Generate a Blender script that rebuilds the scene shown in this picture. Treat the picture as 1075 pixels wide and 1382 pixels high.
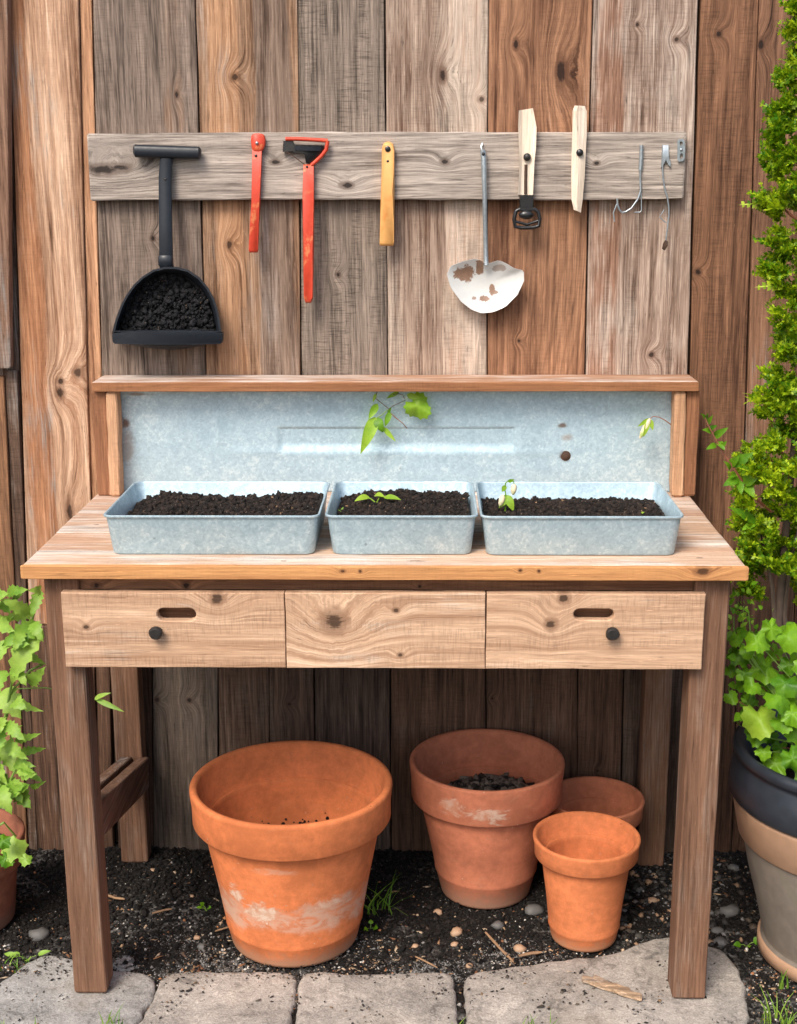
import bpy, bmesh, math, random
import numpy as np
from mathutils import Vector, Matrix, noise as mnoise
R = math.radians
rng = random.Random(7)
nrs = np.random.RandomState(11)
scene = bpy.context.scene
for o in list(bpy.data.objects):
    bpy.data.objects.remove(o)

# ------------------------------------------------------------------ camera
FPX, PITCH, YAW, ROLL = 1828.5, .2433, .02364, -.00434
CAM = Vector((.0848, -2.3321, 1.5721))
_c, _s = math.cos(YAW), math.sin(YAW)
FW = Vector((-_s * math.cos(PITCH), _c * math.cos(PITCH), -math.sin(PITCH)))
_r = Vector((_c, _s, 0)); _u = _r.cross(FW)
RT = _r * math.cos(ROLL) + _u * math.sin(ROLL)
UP = -_r * math.sin(ROLL) + _u * math.cos(ROLL)
cam = bpy.data.cameras.new('camera')
cam_o = bpy.data.objects.new('camera', cam)
scene.collection.objects.link(cam_o)
cam_o.matrix_world = Matrix(((RT.x, UP.x, -FW.x, CAM.x), (RT.y, UP.y, -FW.y, CAM.y),
                             (RT.z, UP.z, -FW.z, CAM.z), (0, 0, 0, 1)))
cam.sensor_fit = 'VERTICAL'; cam.sensor_height = 24; cam.sensor_width = 24
cam.lens = 24 * FPX / 1382
cam.clip_start = .05; cam.clip_end = 500
scene.camera = cam_o

# ------------------------------------------------------------------ sky, sun, exposure
SUN_DIR = Vector((.40, .78, -1.0)).normalized()          # the way the light travels
world = bpy.data.worlds.new('World'); scene.world = world; world.use_nodes = True
wn = world.node_tree
sky = wn.nodes.new('ShaderNodeTexSky'); sky.sky_type = 'NISHITA'; sky.sun_disc = False
sky.sun_elevation = math.asin(-SUN_DIR.z)
sky.sun_rotation = math.atan2(-SUN_DIR.x, -SUN_DIR.y)
sky.air_density = 1.0; sky.dust_density = 4.0; sky.ozone_density = 1.0
bg = wn.nodes['Background']; bg.inputs['Strength'].default_value = .10
wn.links.new(sky.outputs[0], bg.inputs[0])
sun = bpy.data.lights.new('sun', 'SUN'); sun.energy = 1.3; sun.angle = R(22); sun.color = (1, .94, .84)
sun_o = bpy.data.objects.new('sun', sun); scene.collection.objects.link(sun_o)
sun_o.rotation_euler = SUN_DIR.to_track_quat('-Z', 'Y').to_euler()
sun_o.location = (-2, -3, 5)
scene.render.engine = 'CYCLES'
scene.view_settings.view_transform = 'Standard'; scene.view_settings.look = 'None'
scene.view_settings.gamma = 1; scene.view_settings.exposure = 1.12
scene.view_settings.use_curve_mapping = False

# ------------------------------------------------------------------ helpers
def ray(x, y): return FW + RT * ((x - 537.5) / FPX) - UP * ((y - 691) / FPX)
def P(x, y, Y):                       # photo pixel on the upright plane at depth Y
    d = ray(x, y); return CAM + d * ((Y - CAM.y) / d.y)
def G(x, y, Z=0.):                    # photo pixel on the level plane at height Z
    d = ray(x, y); return CAM + d * ((Z - CAM.z) / d.z)

WLOC = {}
def wloc(o): return WLOC.get(o.name, Vector((0, 0, 0)))

def tag(o, label=None, cat=None, group=None, kind=None):
    if label: o['label'] = label
    if cat: o['category'] = cat
    if group: o['group'] = group
    if kind: o['kind'] = kind
    return o

def empty(name, loc, label, cat, group=None):
    o = bpy.data.objects.new(name, None); scene.collection.objects.link(o)
    o.location = loc; o.empty_display_size = .02
    WLOC[o.name] = Vector(loc)
    return tag(o, label, cat, group)

def link(name, me, mat, parent, c, smooth):
    o = bpy.data.objects.new(name, me); scene.collection.objects.link(o)
    if mat: me.materials.append(mat)
    WLOC[o.name] = Vector(c)
    if parent:
        o.parent = parent; o.location = Vector(c) - wloc(parent)
    else:
        o.location = c
    if smooth:
        me.polygons.foreach_set('use_smooth', [True] * len(me.polygons))
    return o

def mesh(name, verts, faces, mat, parent=None, smooth=False, base=False):
    """one object from world-space vertices; its origin goes to the middle (or base) of its box"""
    v = np.array([tuple(p) for p in verts], dtype=np.float64)
    c = (v.min(0) + v.max(0)) / 2
    if base: c[2] = v[:, 2].min()
    v = v - c
    me = bpy.data.meshes.new(name)
    me.from_pydata(v.tolist(), [], [tuple(f) for f in faces]); me.update()
    if callable(mat) and not isinstance(mat, bpy.types.Material): mat = mat(c)
    return link(name, me, mat, parent, c, smooth)

def bmobj(name, bm, mat, parent=None, smooth=False):
    bmesh.ops.recalc_face_normals(bm, faces=bm.faces)
    me = bpy.data.meshes.new(name)
    bm.verts.ensure_lookup_table()
    v = np.array([tuple(p.co) for p in bm.verts]); c = (v.min(0) + v.max(0)) / 2
    for p in bm.verts: p.co = p.co - Vector(c)
    bm.to_mesh(me); bm.free()
    if callable(mat) and not isinstance(mat, bpy.types.Material): mat = mat(c)
    return link(name, me, mat, parent, c, smooth)

class MB:
    """gathers world-space pieces of ONE part"""
    def __init__(s): s.v = []; s.f = []
    def add(s, v, f):
        n = len(s.v); s.v += [Vector(p) for p in v]; s.f += [tuple(i + n for i in q) for q in f]
    def loft(s, loops, cap0=True, cap1=True, close=True):
        n = len(loops[0]); base = len(s.v)
        for L in loops: s.v += [Vector(p) for p in L]
        for k in range(len(loops) - 1):
            for i in range(n if close else n - 1):
                j = (i + 1) % n
                s.f.append((base + k * n + i, base + k * n + j, base + (k + 1) * n + j, base + (k + 1) * n + i))
        if cap0: s.f.append(tuple(base + i for i in range(n))[::-1])
        if cap1: s.f.append(tuple(base + (len(loops) - 1) * n + i for i in range(n)))
    def tube(s, pts, rad, seg=8, caps=True):
        pts = [Vector(p) for p in pts]
        if not hasattr(rad, '__len__'): rad = [rad] * len(pts)
        loops = []; ref = None
        for i, p in enumerate(pts):
            t = (pts[min(i + 1, len(pts) - 1)] - pts[max(i - 1, 0)]).normalized()
            if ref is None:
                ref = Vector((0, 1, 0)) if abs(t.y) < .9 else Vector((1, 0, 0))
            a = (ref - t * ref.dot(t)).normalized(); b = t.cross(a); ref = a
            loops.append([p + (a * math.cos(q) + b * math.sin(q)) * rad[i] for q in np.linspace(0, 2 * math.pi, seg, endpoint=False)])
        s.loft(loops, caps, caps)
    def board(s, a, b, wd, w, dd, d, n=6, jit=.0006, ch=.002, w1=None, wave=0.):
        """a plank from a to b (centre line), eight-sided section so its arrises are eased"""
        a, b, wd, dd = Vector(a), Vector(b), Vector(wd), Vector(dd)
        w1 = w if w1 is None else w1
        t = (b - a).normalized(); loops = []; ph = rng.random() * 9
        ks = [0, min(.004 / max((b - a).length, .01), .2)] + [i / n for i in range(1, n)] + [1 - min(.004 / max((b - a).length, .01), .2), 1]
        for q in ks:
            p = a.lerp(b, q); ww = w + (w1 - w) * q
            sh = ch * .8 if q in (0, 1) else 0
            hw, hd = ww / 2 - sh, d / 2 - sh
            c = min(ch, hw * .5, hd * .5)
            wv = wave * math.sin(ph + q * 7.3)
            L = []
            for x, y in ((-hw, -hd + c), (-hw + c, -hd), (hw - c, -hd), (hw, -hd + c), (hw, hd - c), (hw - c, hd), (-hw + c, hd), (-hw, hd - c)):
                L.append(p + wd * (x + rng.uniform(-jit, jit) + wv) + dd * (y + rng.uniform(-jit, jit) * .6))
            loops.append(L)
        s.loft(loops)
    def box(s, x0, x1, y0, y1, z0, z1):
        v = [(x, y, z) for x in (x0, x1) for y in (y0, y1) for z in (z0, z1)]
        s.add(v, [(0, 1, 3, 2), (4, 6, 7, 5), (0, 4, 5, 1), (2, 3, 7, 6), (0, 2, 6, 4), (1, 5, 7, 3)])
    def prism(s, front, off, ch=0.):
        """front outline (world points), pushed back by the vector off; ch eases the front arris"""
        off = Vector(off); front = [Vector(p) for p in front]
        c = sum(front, Vector()) / len(front)
        loops = []
        if ch:
            loops.append([p + (c - p).normalized() * ch for p in front])
            loops.append([p + off.normalized() * ch for p in front])
        else: loops.append(front)
        loops.append([p + off for p in front])
        s.loft(loops)
    def build(s, name, mat, parent=None, smooth=False, base=False):
        o = mesh(name, s.v, s.f, mat, parent, False, base)
        bm = bmesh.new(); bm.from_mesh(o.data); bmesh.ops.recalc_face_normals(bm, faces=bm.faces)
        if smooth:
            for f in bm.faces: f.smooth = True
            for e in bm.edges:
                if len(e.link_faces) == 2 and e.calc_face_angle(0) > R(48): e.smooth = False
        bm.to_mesh(o.data); bm.free()
        return o

def lathe(prof, cx, cy, seg=64, wob=0.):
    """prof = [(r, z)], closed ends where r == 0"""
    v, f, rows = [], [], []
    for r, z in prof:
        if r == 0:
            rows.append([len(v)]); v.append((cx, cy, z))
        else:
            row = []
            for k in range(seg):
                a = 2 * math.pi * k / seg
                rr = r * (1 + wob * math.sin(2 * a + 1) + wob * .6 * math.sin(3 * a + z * 9))
                row.append(len(v)); v.append((cx + rr * math.cos(a), cy + rr * math.sin(a), z))
            rows.append(row)
    for A, B in zip(rows, rows[1:]):
        for k in range(seg):
            j = (k + 1) % seg
            if len(A) == 1: f.append((A[0], B[j], B[k]))
            elif len(B) == 1: f.append((A[k], A[j], B[0]))
            else: f.append((A[k], A[j], B[j], B[k]))
    return v, f

ICO = None
def ico():
    global ICO
    if ICO is None:
        bm = bmesh.new(); bmesh.ops.create_icosphere(bm, subdivisions=1, radius=1)
        ICO = (np.array([tuple(v.co) for v in bm.verts]), np.array([[v.index for v in f.verts] for f in bm.faces]))
        bm.free()
    return ICO

def scatter_mesh(name, base_v, base_f, pos, scale, mat, parent=None, smooth=False, jitter=.25, rot=None):
    """many small chunks as ONE mesh (kind stuff)"""
    n = len(pos); nv = len(base_v); pos = np.asarray(pos); scale = np.asarray(scale)
    q = nrs.normal(size=(n, 4)); q /= np.linalg.norm(q, axis=1)[:, None]
    w, x, y, z = q.T
    M = np.stack([np.stack([1 - 2 * (y * y + z * z), 2 * (x * y - z * w), 2 * (x * z + y * w)], -1),
                  np.stack([2 * (x * y + z * w), 1 - 2 * (x * x + z * z), 2 * (y * z - x * w)], -1),
                  np.stack([2 * (x * z - y * w), 2 * (y * z + x * w), 1 - 2 * (x * x + y * y)], -1)], 1)
    if rot == 'flat':                       # lie flat, only turned about z with a small tilt
        a = nrs.uniform(0, 6.283, n); t = nrs.normal(size=(n, 2)) * .25
        M = np.zeros((n, 3, 3)); M[:, 0, 0] = np.cos(a); M[:, 0, 1] = -np.sin(a); M[:, 1, 0] = np.sin(a); M[:, 1, 1] = np.cos(a); M[:, 2, 2] = 1
        M[:, 2, 0] = t[:, 0]; M[:, 2, 1] = t[:, 1]
    v = base_v[None] * (1 + nrs.uniform(-jitter, jitter, (n, nv, 1)))
    v = v * scale[:, None, :]
    v = np.einsum('nij,nkj->nki', M, v) + pos[:, None, :]
    f = (base_f[None] + (np.arange(n) * nv)[:, None, None]).reshape(-1, base_f.shape[1])
    v = v.reshape(-1, 3)
    c = (v.min(0) + v.max(0)) / 2
    me = bpy.data.meshes.new(name)
    me.vertices.add(len(v)); me.vertices.foreach_set('co', (v - c).ravel())
    k = f.shape[1]
    me.loops.add(f.size); me.loops.foreach_set('vertex_index', f.ravel())
    me.polygons.add(len(f)); me.polygons.foreach_set('loop_start', np.arange(0, f.size, k)); me.polygons.foreach_set('loop_total', np.full(len(f), k))
    me.update(calc_edges=True)
    return link(name, me, mat, parent, c, smooth)

def resample(pts, n):
    pts = [Vector((p[0], p[1])) for p in pts]; L = [0]
    for i in range(len(pts)): L.append(L[-1] + (pts[(i + 1) % len(pts)] - pts[i]).length)
    out = []
    for k in range(n):
        d = L[-1] * k / n; i = max(j for j in range(len(pts)) if L[j] <= d); t = (d - L[i]) / max(L[i + 1] - L[i], 1e-9)
        out.append(pts[i].lerp(pts[(i + 1) % len(pts)], t))
    return out

# ------------------------------------------------------------------ materials
def srgb(r, g, b, k=1.):
    f = lambda c: ((c / 255 + .055) / 1.055) ** 2.4 if c > 10 else c / 255 / 12.92
    return (min(f(r) * k, 1), min(f(g) * k, 1), min(f(b) * k, 1), 1)

class NT:
    def __init__(s, tree): s.t = tree
    def n(s, typ, **kw):
        o = s.t.nodes.new(typ)
        for k, v in kw.items(): setattr(o, k, v)
        return o
    def put(s, sock, val):
        if isinstance(val, bpy.types.NodeSocket): s.t.links.new(val, sock)
        elif val is not None: sock.default_value = val
    def math(s, op, a, b=None, c=None, clamp=False):
        o = s.n('ShaderNodeMath', operation=op, use_clamp=clamp)
        for i, q in enumerate((a, b, c)):
            if q is not None: s.put(o.inputs[i], q)
        return o.outputs[0]
    def vmath(s, op, a, b=None):
        o = s.n('ShaderNodeVectorMath', operation=op); s.put(o.inputs[0], a)
        if b is not None: s.put(o.inputs[1], b)
        return o.outputs[0]
    def noise(s, vec, scale=1., detail=2., rough=.5, dist=0., w=None):
        o = s.n('ShaderNodeTexNoise'); s.put(o.inputs['Vector'], vec)
        s.put(o.inputs['Scale'], scale); s.put(o.inputs['Detail'], detail); s.put(o.inputs['Roughness'], rough); s.put(o.inputs['Distortion'], dist)
        return o.outputs[0]
    def vor(s, vec, scale=1., feature='F1', rand=1.):
        o = s.n('ShaderNodeTexVoronoi', feature=feature); s.put(o.inputs['Vector'], vec); s.put(o.inputs['Scale'], scale)
        s.put(o.inputs['Randomness'], rand)
        return o
    def step(s, v, a, b, ta=0., tb=1., smooth=True):
        o = s.n('ShaderNodeMapRange'); o.interpolation_type = 'SMOOTHSTEP' if smooth else 'LINEAR'; o.clamp = True
        s.put(o.inputs[0], v); s.put(o.inputs[1], a); s.put(o.inputs[2], b); s.put(o.inputs[3], ta); s.put(o.inputs[4], tb)
        return o.outputs[0]
    def mix(s, f, a, b, mode='MIX'):
        o = s.n('ShaderNodeMix', data_type='RGBA', blend_type=mode); s.put(o.inputs[0], f); s.put(o.inputs[6], a); s.put(o.inputs[7], b)
        return o.outputs[2]
    def scale(s, col, v):
        o = s.n('ShaderNodeVectorMath', operation='SCALE'); s.put(o.inputs[0], col); s.put(o.inputs['Scale'], v)
        return o.outputs[0]
    def bump(s, h, strength=.3, dist=.002, normal=None):
        o = s.n('ShaderNodeBump'); s.put(o.inputs['Height'], h); s.put(o.inputs['Strength'], strength); s.put(o.inputs['Distance'], dist)
        if normal is not None: s.put(o.inputs['Normal'], normal)
        return o.outputs[0]
    def ramp(s, v, stops):
        o = s.n('ShaderNodeValToRGB'); s.put(o.inputs[0], v)
        e = o.color_ramp.elements
        while len(e) < len(stops): e.new(.5)
        for k, (p, c) in zip(e, stops): k.position = p; k.color = c
        return o.outputs[0]

def new_mat(name):
    m = bpy.data.materials.new(name); m.use_nodes = True
    return m, NT(m.node_tree), m.node_tree.nodes['Principled BSDF']

def make_wood_group():
    g = bpy.data.node_groups.new('weathered_wood', 'ShaderNodeTree')
    I = g.interface
    def si(name, typ, dv=None):
        k = I.new_socket(name=name, in_out='INPUT', socket_type=typ)
        if dv is not None: k.default_value = dv
    si('Vector', 'NodeSocketVector'); si('Light', 'NodeSocketColor'); si('Dark', 'NodeSocketColor'); si('Grey', 'NodeSocketColor')
    si('GreyAmt', 'NodeSocketFloat', .3); si('KnotField', 'NodeSocketFloat', 0.); si('KnotMask', 'NodeSocketFloat', 0.)
    si('Saw', 'NodeSocketFloat', .2); si('Rings', 'NodeSocketFloat', 60.); si('Crack', 'NodeSocketFloat', .5)
    si('RingAmt', 'NodeSocketFloat', .6); si('Con', 'NodeSocketFloat', 1.)
    I.new_socket(name='Color', in_out='OUTPUT', socket_type='NodeSocketColor')
    I.new_socket(name='Height', in_out='OUTPUT', socket_type='NodeSocketFloat')
    I.new_socket(name='Rough', in_out='OUTPUT', socket_type='NodeSocketFloat')
    T = NT(g); gi = T.n('NodeGroupInput'); go = T.n('NodeGroupOutput'); S = gi.outputs
    vec = S['Vector']
    sep = T.n('ShaderNodeSeparateXYZ'); T.put(sep.inputs[0], vec)
    def sv(a, b, c): return T.vmath('MULTIPLY', vec, (a, b, c))
    ctr = lambda n, k: T.math('MULTIPLY', T.math('SUBTRACT', n, .5), k)
    knotm = S['KnotMask']; field = S['KnotField']
    # growth rings as contours of a warped height
    w1 = T.noise(sv(6, 6, .8), 1., 2, .5)
    w2 = T.noise(sv(34, 34, 4), 1., 2, .55)
    h = T.math('ADD', sep.outputs[0], T.math('ADD', T.math('MULTIPLY', w1, .17), T.math('MULTIPLY', w2, .012)))
    h = T.math('ADD', h, T.math('MULTIPLY', sep.outputs[1], .6))
    h = T.math('ADD', h, field)
    sn = T.math('SINE', T.math('MULTIPLY', T.math('MULTIPLY', h, S['Rings']), 6.2832))
    ring = T.math('POWER', T.math('ADD', T.math('MULTIPLY', sn, .5), .5), 3.2)
    # streaks and fibres bend round the knots
    bent = T.n('ShaderNodeCombineXYZ')
    T.put(bent.inputs[0], T.math('ADD', sep.outputs[0], T.math('ADD', T.math('MULTIPLY', field, .8), T.math('MULTIPLY', w1, .03)))); T.put(bent.inputs[1], sep.outputs[1]); T.put(bent.inputs[2], sep.outputs[2])
    def bv(a, b, c): return T.vmath('MULTIPLY', bent.outputs[0], (a, b, c))
    streak = T.noise(bv(70, 70, 2.4), 1., 4, .72)
    fibre = T.noise(bv(240, 240, 6.5), 1., 3, .75)
    fleck = T.noise(bv(320, 320, 22), 1., 3, .78)
    patch = T.noise(sv(9, 9, 2.4), 1., 4, .68)
    ring = T.math('MULTIPLY', ring, T.step(T.math('ADD', patch, ctr(fleck, .6)), .36, .62))
    t = T.math('ADD', ctr(streak, 1.9), T.math('ADD', ctr(patch, 1.3), ctr(fibre, 1.2)))
    t = T.step(T.math('MULTIPLY', t, S['Con']), -.42, .46, 0., 1., False)
    col = T.mix(t, S['Dark'], S['Light'])
    col = T.mix(T.math('MULTIPLY', ring, S['RingAmt']), col, S['Dark'])
    ga = T.math('SUBTRACT', 1., S['GreyAmt'])
    gv = T.math('ADD', .5, T.math('ADD', ctr(patch, 1.5), T.math('ADD', ctr(w2, .5), ctr(fibre, .7))))
    gr = T.step(gv, T.math('SUBTRACT', ga, .16), T.math('ADD', ga, .16))
    greycol = T.scale(S['Grey'], T.step(T.math('ADD', ctr(streak, 1.), ctr(fibre, .8)), -.26, .26, .42, 1.35, False))
    col = T.mix(T.math('MULTIPLY', gr, .85), col, greycol)
    # saw kerf lines across the grain, in patches
    saw = T.noise(sv(26, 26, 280), 1., 3, .7)
    sawm = T.math('MULTIPLY', T.math('MULTIPLY', T.step(saw, .44, .66), T.step(w2, .38, .6)), S['Saw'])
    col = T.scale(col, T.math('SUBTRACT', 1.05, T.math('MULTIPLY', sawm, .5)))
    # raised pale fibres, sunk dark ones
    col = T.scale(col, T.math('ADD', 1., T.math('MULTIPLY', T.math('ADD', ctr(fibre, .75), ctr(fleck, 1.0)), S['Con'])))
    col = T.mix(T.math('MULTIPLY', T.step(fleck, .62, .72), .5), col, T.scale(S['Light'], 1.3))
    col = T.scale(col, T.math('SUBTRACT', 1., T.math('MULTIPLY', T.step(fleck, .38, .27), T.math('MULTIPLY', S['Con'], .6))))
    col = T.scale(col, T.math('SUBTRACT', 1., T.math('MULTIPLY', T.step(streak, .38, .24), T.math('MULTIPLY', S['Con'], .65))))
    # checks along the grain
    ck = T.noise(bv(95, 95, 1.5), 1., 2, .5)
    ckm = T.math('MULTIPLY', T.step(T.math('ABSOLUTE', T.math('SUBTRACT', ck, .5)), .014, .004), T.step(patch, .5, .6))
    ckm = T.math('MULTIPLY', ckm, S['Crack'])
    col = T.scale(col, T.math('SUBTRACT', 1., T.math('MULTIPLY', ckm, .75)))
    # knots: reddish halo, dark ragged heart
    kk = T.math('ADD', knotm, T.math('MULTIPLY', ctr(T.math('ADD', fibre, ctr(fleck, .8)), .7), T.step(knotm, 0., .25)))
    col = T.mix(T.math('MULTIPLY', T.step(kk, .05, .55), .6), col, T.mix(.5, S['Dark'], (.10, .045, .025, 1)))
    col = T.mix(T.step(kk, .62, .95), col, T.mix(.22, (.012, .008, .007, 1), S['Dark']))
    hgt = T.math('ADD', T.math('MULTIPLY', fibre, .7), T.math('MULTIPLY', streak, .8))
    hgt = T.math('SUBTRACT', hgt, T.math('ADD', T.math('MULTIPLY', knotm, .35), T.math('MULTIPLY', T.step(saw, .44, .66), T.math('MULTIPLY', S['Saw'], .35))))
    T.put(go.inputs['Color'], col); T.put(go.inputs['Height'], hgt)
    T.put(go.inputs['Rough'], T.step(streak, .3, .7, .9, .72))
    return g
WOOD = make_wood_group()

def wood(name, light, dark, grey=(150, 142, 135), ga=.3, axis='Z', knots=(), saw=.3, rings=55, rk=1., crack=.5, ra=.55, seed=None, k=1., bump=.5, con=None, sap=()):
    """returns a function of the part's world centre, so knots can be named by photo positions (world points)"""
    if name == 'fence_wood': k *= .80
    def make(c):
        m, T, b = new_mat(name)
        sd = rng.uniform(0, 40) if seed is None else seed
        tc = T.n('ShaderNodeTexCoord'); sep = T.n('ShaderNodeSeparateXYZ'); T.put(sep.inputs[0], tc.outputs['Object'])
        order = {'Z': (0, 1, 2), 'X': (2, 1, 0), 'Y': (0, 2, 1)}[axis]
        com = T.n('ShaderNodeCombineXYZ')
        for i in range(3): T.put(com.inputs[i], sep.outputs[order[i]])
        vec = T.vmath('ADD', com.outputs[0], (sd, sd * .37, sd * 1.7))
        gnode = T.n('ShaderNodeGroup'); gnode.node_tree = WOOD
        G_ = gnode.inputs
        T.put(G_['Con'], con if con is not None else 1. if name in ('fence_wood', 'rail_wood') else .62)
        T.put(G_['Vector'], vec)
        ds = lambda c: tuple(q_ + (sum(c) / 3 - q_) * .03 for q_ in c)
        T.put(G_['Light'], srgb(*ds(light), k)); T.put(G_['Dark'], srgb(*ds(dark), k * .85)); T.put(G_['Grey'], srgb(*grey, k))
        T.put(G_['GreyAmt'], ga); T.put(G_['Saw'], saw); T.put(G_['Rings'], rings); T.put(G_['Crack'], crack); T.put(G_['RingAmt'], ra * (.7 if name in ('fence_wood', 'rail_wood') else .9))
        for xa_, xb_, la, da in sap:
            wv = T.math('MULTIPLY', T.math('SUBTRACT', T.noise(T.vmath('MULTIPLY', vec, (40, 40, 4)), 1., 4, .65), .5), .05)
            ac = T.math('ADD', sep.outputs[order[0]], wv)
            mk_ = T.math('MULTIPLY', T.step(ac, xa_ - c[0] - .006, xa_ - c[0] + .006), T.step(ac, xb_ - c[0] + .006, xb_ - c[0] - .006))
            for nm, cc_ in (('Light', la), ('Dark', da)):
                prev = G_[nm].links[0].from_socket if G_[nm].is_linked else tuple(G_[nm].default_value)
                T.put(G_[nm], T.mix(mk_, prev, srgb(*cc_, k)))
        if knots:
            fsum = msum = None
            wn1 = T.math('MULTIPLY', T.math('SUBTRACT', T.noise(com.outputs[0], 60., 3, .6), .5), .9)
            for (wp, r, el) in knots:
                r = r * 1.3
                q = [wp[i] - c[i] for i in range(3)]
                ka, kl = q[order[0]], q[order[2]]
                d = T.n('ShaderNodeVectorMath', operation='LENGTH')
                cc = T.n('ShaderNodeCombineXYZ')
                T.put(cc.inputs[0], T.math('DIVIDE', T.math('SUBTRACT', sep.outputs[order[0]], ka), r))
                T.put(cc.inputs[1], T.math('DIVIDE', T.math('SUBTRACT', sep.outputs[order[2]], kl), r * el))
                T.put(d.inputs[0], cc.outputs[0])
                dd = T.math('ADD', d.outputs['Value'], wn1)
                f = T.math('MULTIPLY', T.math('EXPONENT', T.math('MULTIPLY', T.math('POWER', T.math('MULTIPLY', dd, .36), 2.), -1.)), r * 3.2)
                mk = T.step(dd, 1.5, .35, 0., 1., False)
                fsum = f if fsum is None else T.math('ADD', fsum, f)
                msum = mk if msum is None else T.math('MAXIMUM', msum, mk)
            T.put(G_['KnotField'], fsum); T.put(G_['KnotMask'], msum)
        T.put(b.inputs['Base Color'], gnode.outputs['Color']); T.put(b.inputs['Roughness'], gnode.outputs['Rough'])
        b.inputs['Specular IOR Level'].default_value = .25
        T.put(b.inputs['Normal'], T.bump(gnode.outputs['Height'], bump, .0016))
        return m
    return make

def galv(name, stains=(), tint=(.46, .61, .69)):
    def make(c):
        m, T, b = new_mat(name)
        tc = T.n('ShaderNodeTexCoord'); v = T.vmath('ADD', tc.outputs['Object'], tuple(Vector(c) * 3.1 + Vector((3, 5, 7))))
        n1 = T.noise(v, 30., 5, .72, .4); n2 = T.noise(v, 150., 4, .7, .6); n3 = T.noise(v, 5., 3, .6)
        vo = T.vor(T.vmath('ADD', v, T.scale(T.noise(v, 40., 2), .02)), 210.)
        sc = T.n('ShaderNodeSeparateColor'); T.put(sc.inputs[0], vo.outputs['Color'])
        t = T.math('ADD', T.math('MULTIPLY', n1, .55), T.math('ADD', T.math('MULTIPLY', n2, .55), T.math('MULTIPLY', sc.outputs[0], .16)))
        t = T.math('ADD', t, T.math('MULTIPLY', n3, .35))
        tr, tg, tb = tint
        col = T.ramp(T.step(t, .62, .98, 0, 1, False), [(0, (tr * .76, tg * .79, tb * .82, 1)), (.42, (tr * .94, tg * .95, tb * .96, 1)), (.66, (tr * 1.05, tg * 1.05, tb * 1.04, 1)), (1, (min(1, tr * 1.42), min(1, tg * 1.27), min(1, tb * 1.2), 1))])
        # small dark scuffs
        ns = T.vor(v, 24.); pc = T.n('ShaderNodeSeparateColor'); T.put(pc.inputs[0], ns.outputs['Color'])
        dot = T.math('MULTIPLY', T.step(T.math('ADD', ns.outputs['Distance'], T.math('MULTIPLY', n2, .1)), .14, .09), T.math('GREATER_THAN', pc.outputs[0], .88))
        col = T.mix(T.math('MULTIPLY', dot, .5), col, (.12, .15, .17, 1))
        if stains:
            sp = T.n('ShaderNodeSeparateXYZ'); T.put(sp.inputs[0], tc.outputs['Object'])
            for (wp, rx, rz, colr, amt) in stains:
                cc = T.n('ShaderNodeCombineXYZ')
                T.put(cc.inputs[0], T.math('DIVIDE', T.math('SUBTRACT', sp.outputs[0], wp[0] - c[0]), rx))
                T.put(cc.inputs[1], T.math('DIVIDE', T.math('SUBTRACT', sp.outputs[2], wp[2] - c[2]), rz))
                d = T.n('ShaderNodeVectorMath', operation='LENGTH'); T.put(d.inputs[0], cc.outputs[0])
                dd = T.math('ADD', d.outputs['Value'], T.math('MULTIPLY', T.math('SUBTRACT', n1, .5), 2.4))
                col = T.mix(T.math('MULTIPLY', T.step(dd, 1.1, .3), amt), col, colr)
        T.put(b.inputs['Base Color'], col)
        b.inputs['Metallic'].default_value = .35
        T.put(b.inputs['Roughness'], T.step(n1, .3, .7, .52, .36))
        T.put(b.inputs['Normal'], T.bump(T.math('ADD', n2, T.math('MULTIPLY', n3, 2.)), .12, .002))
        return m
    return make

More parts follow.
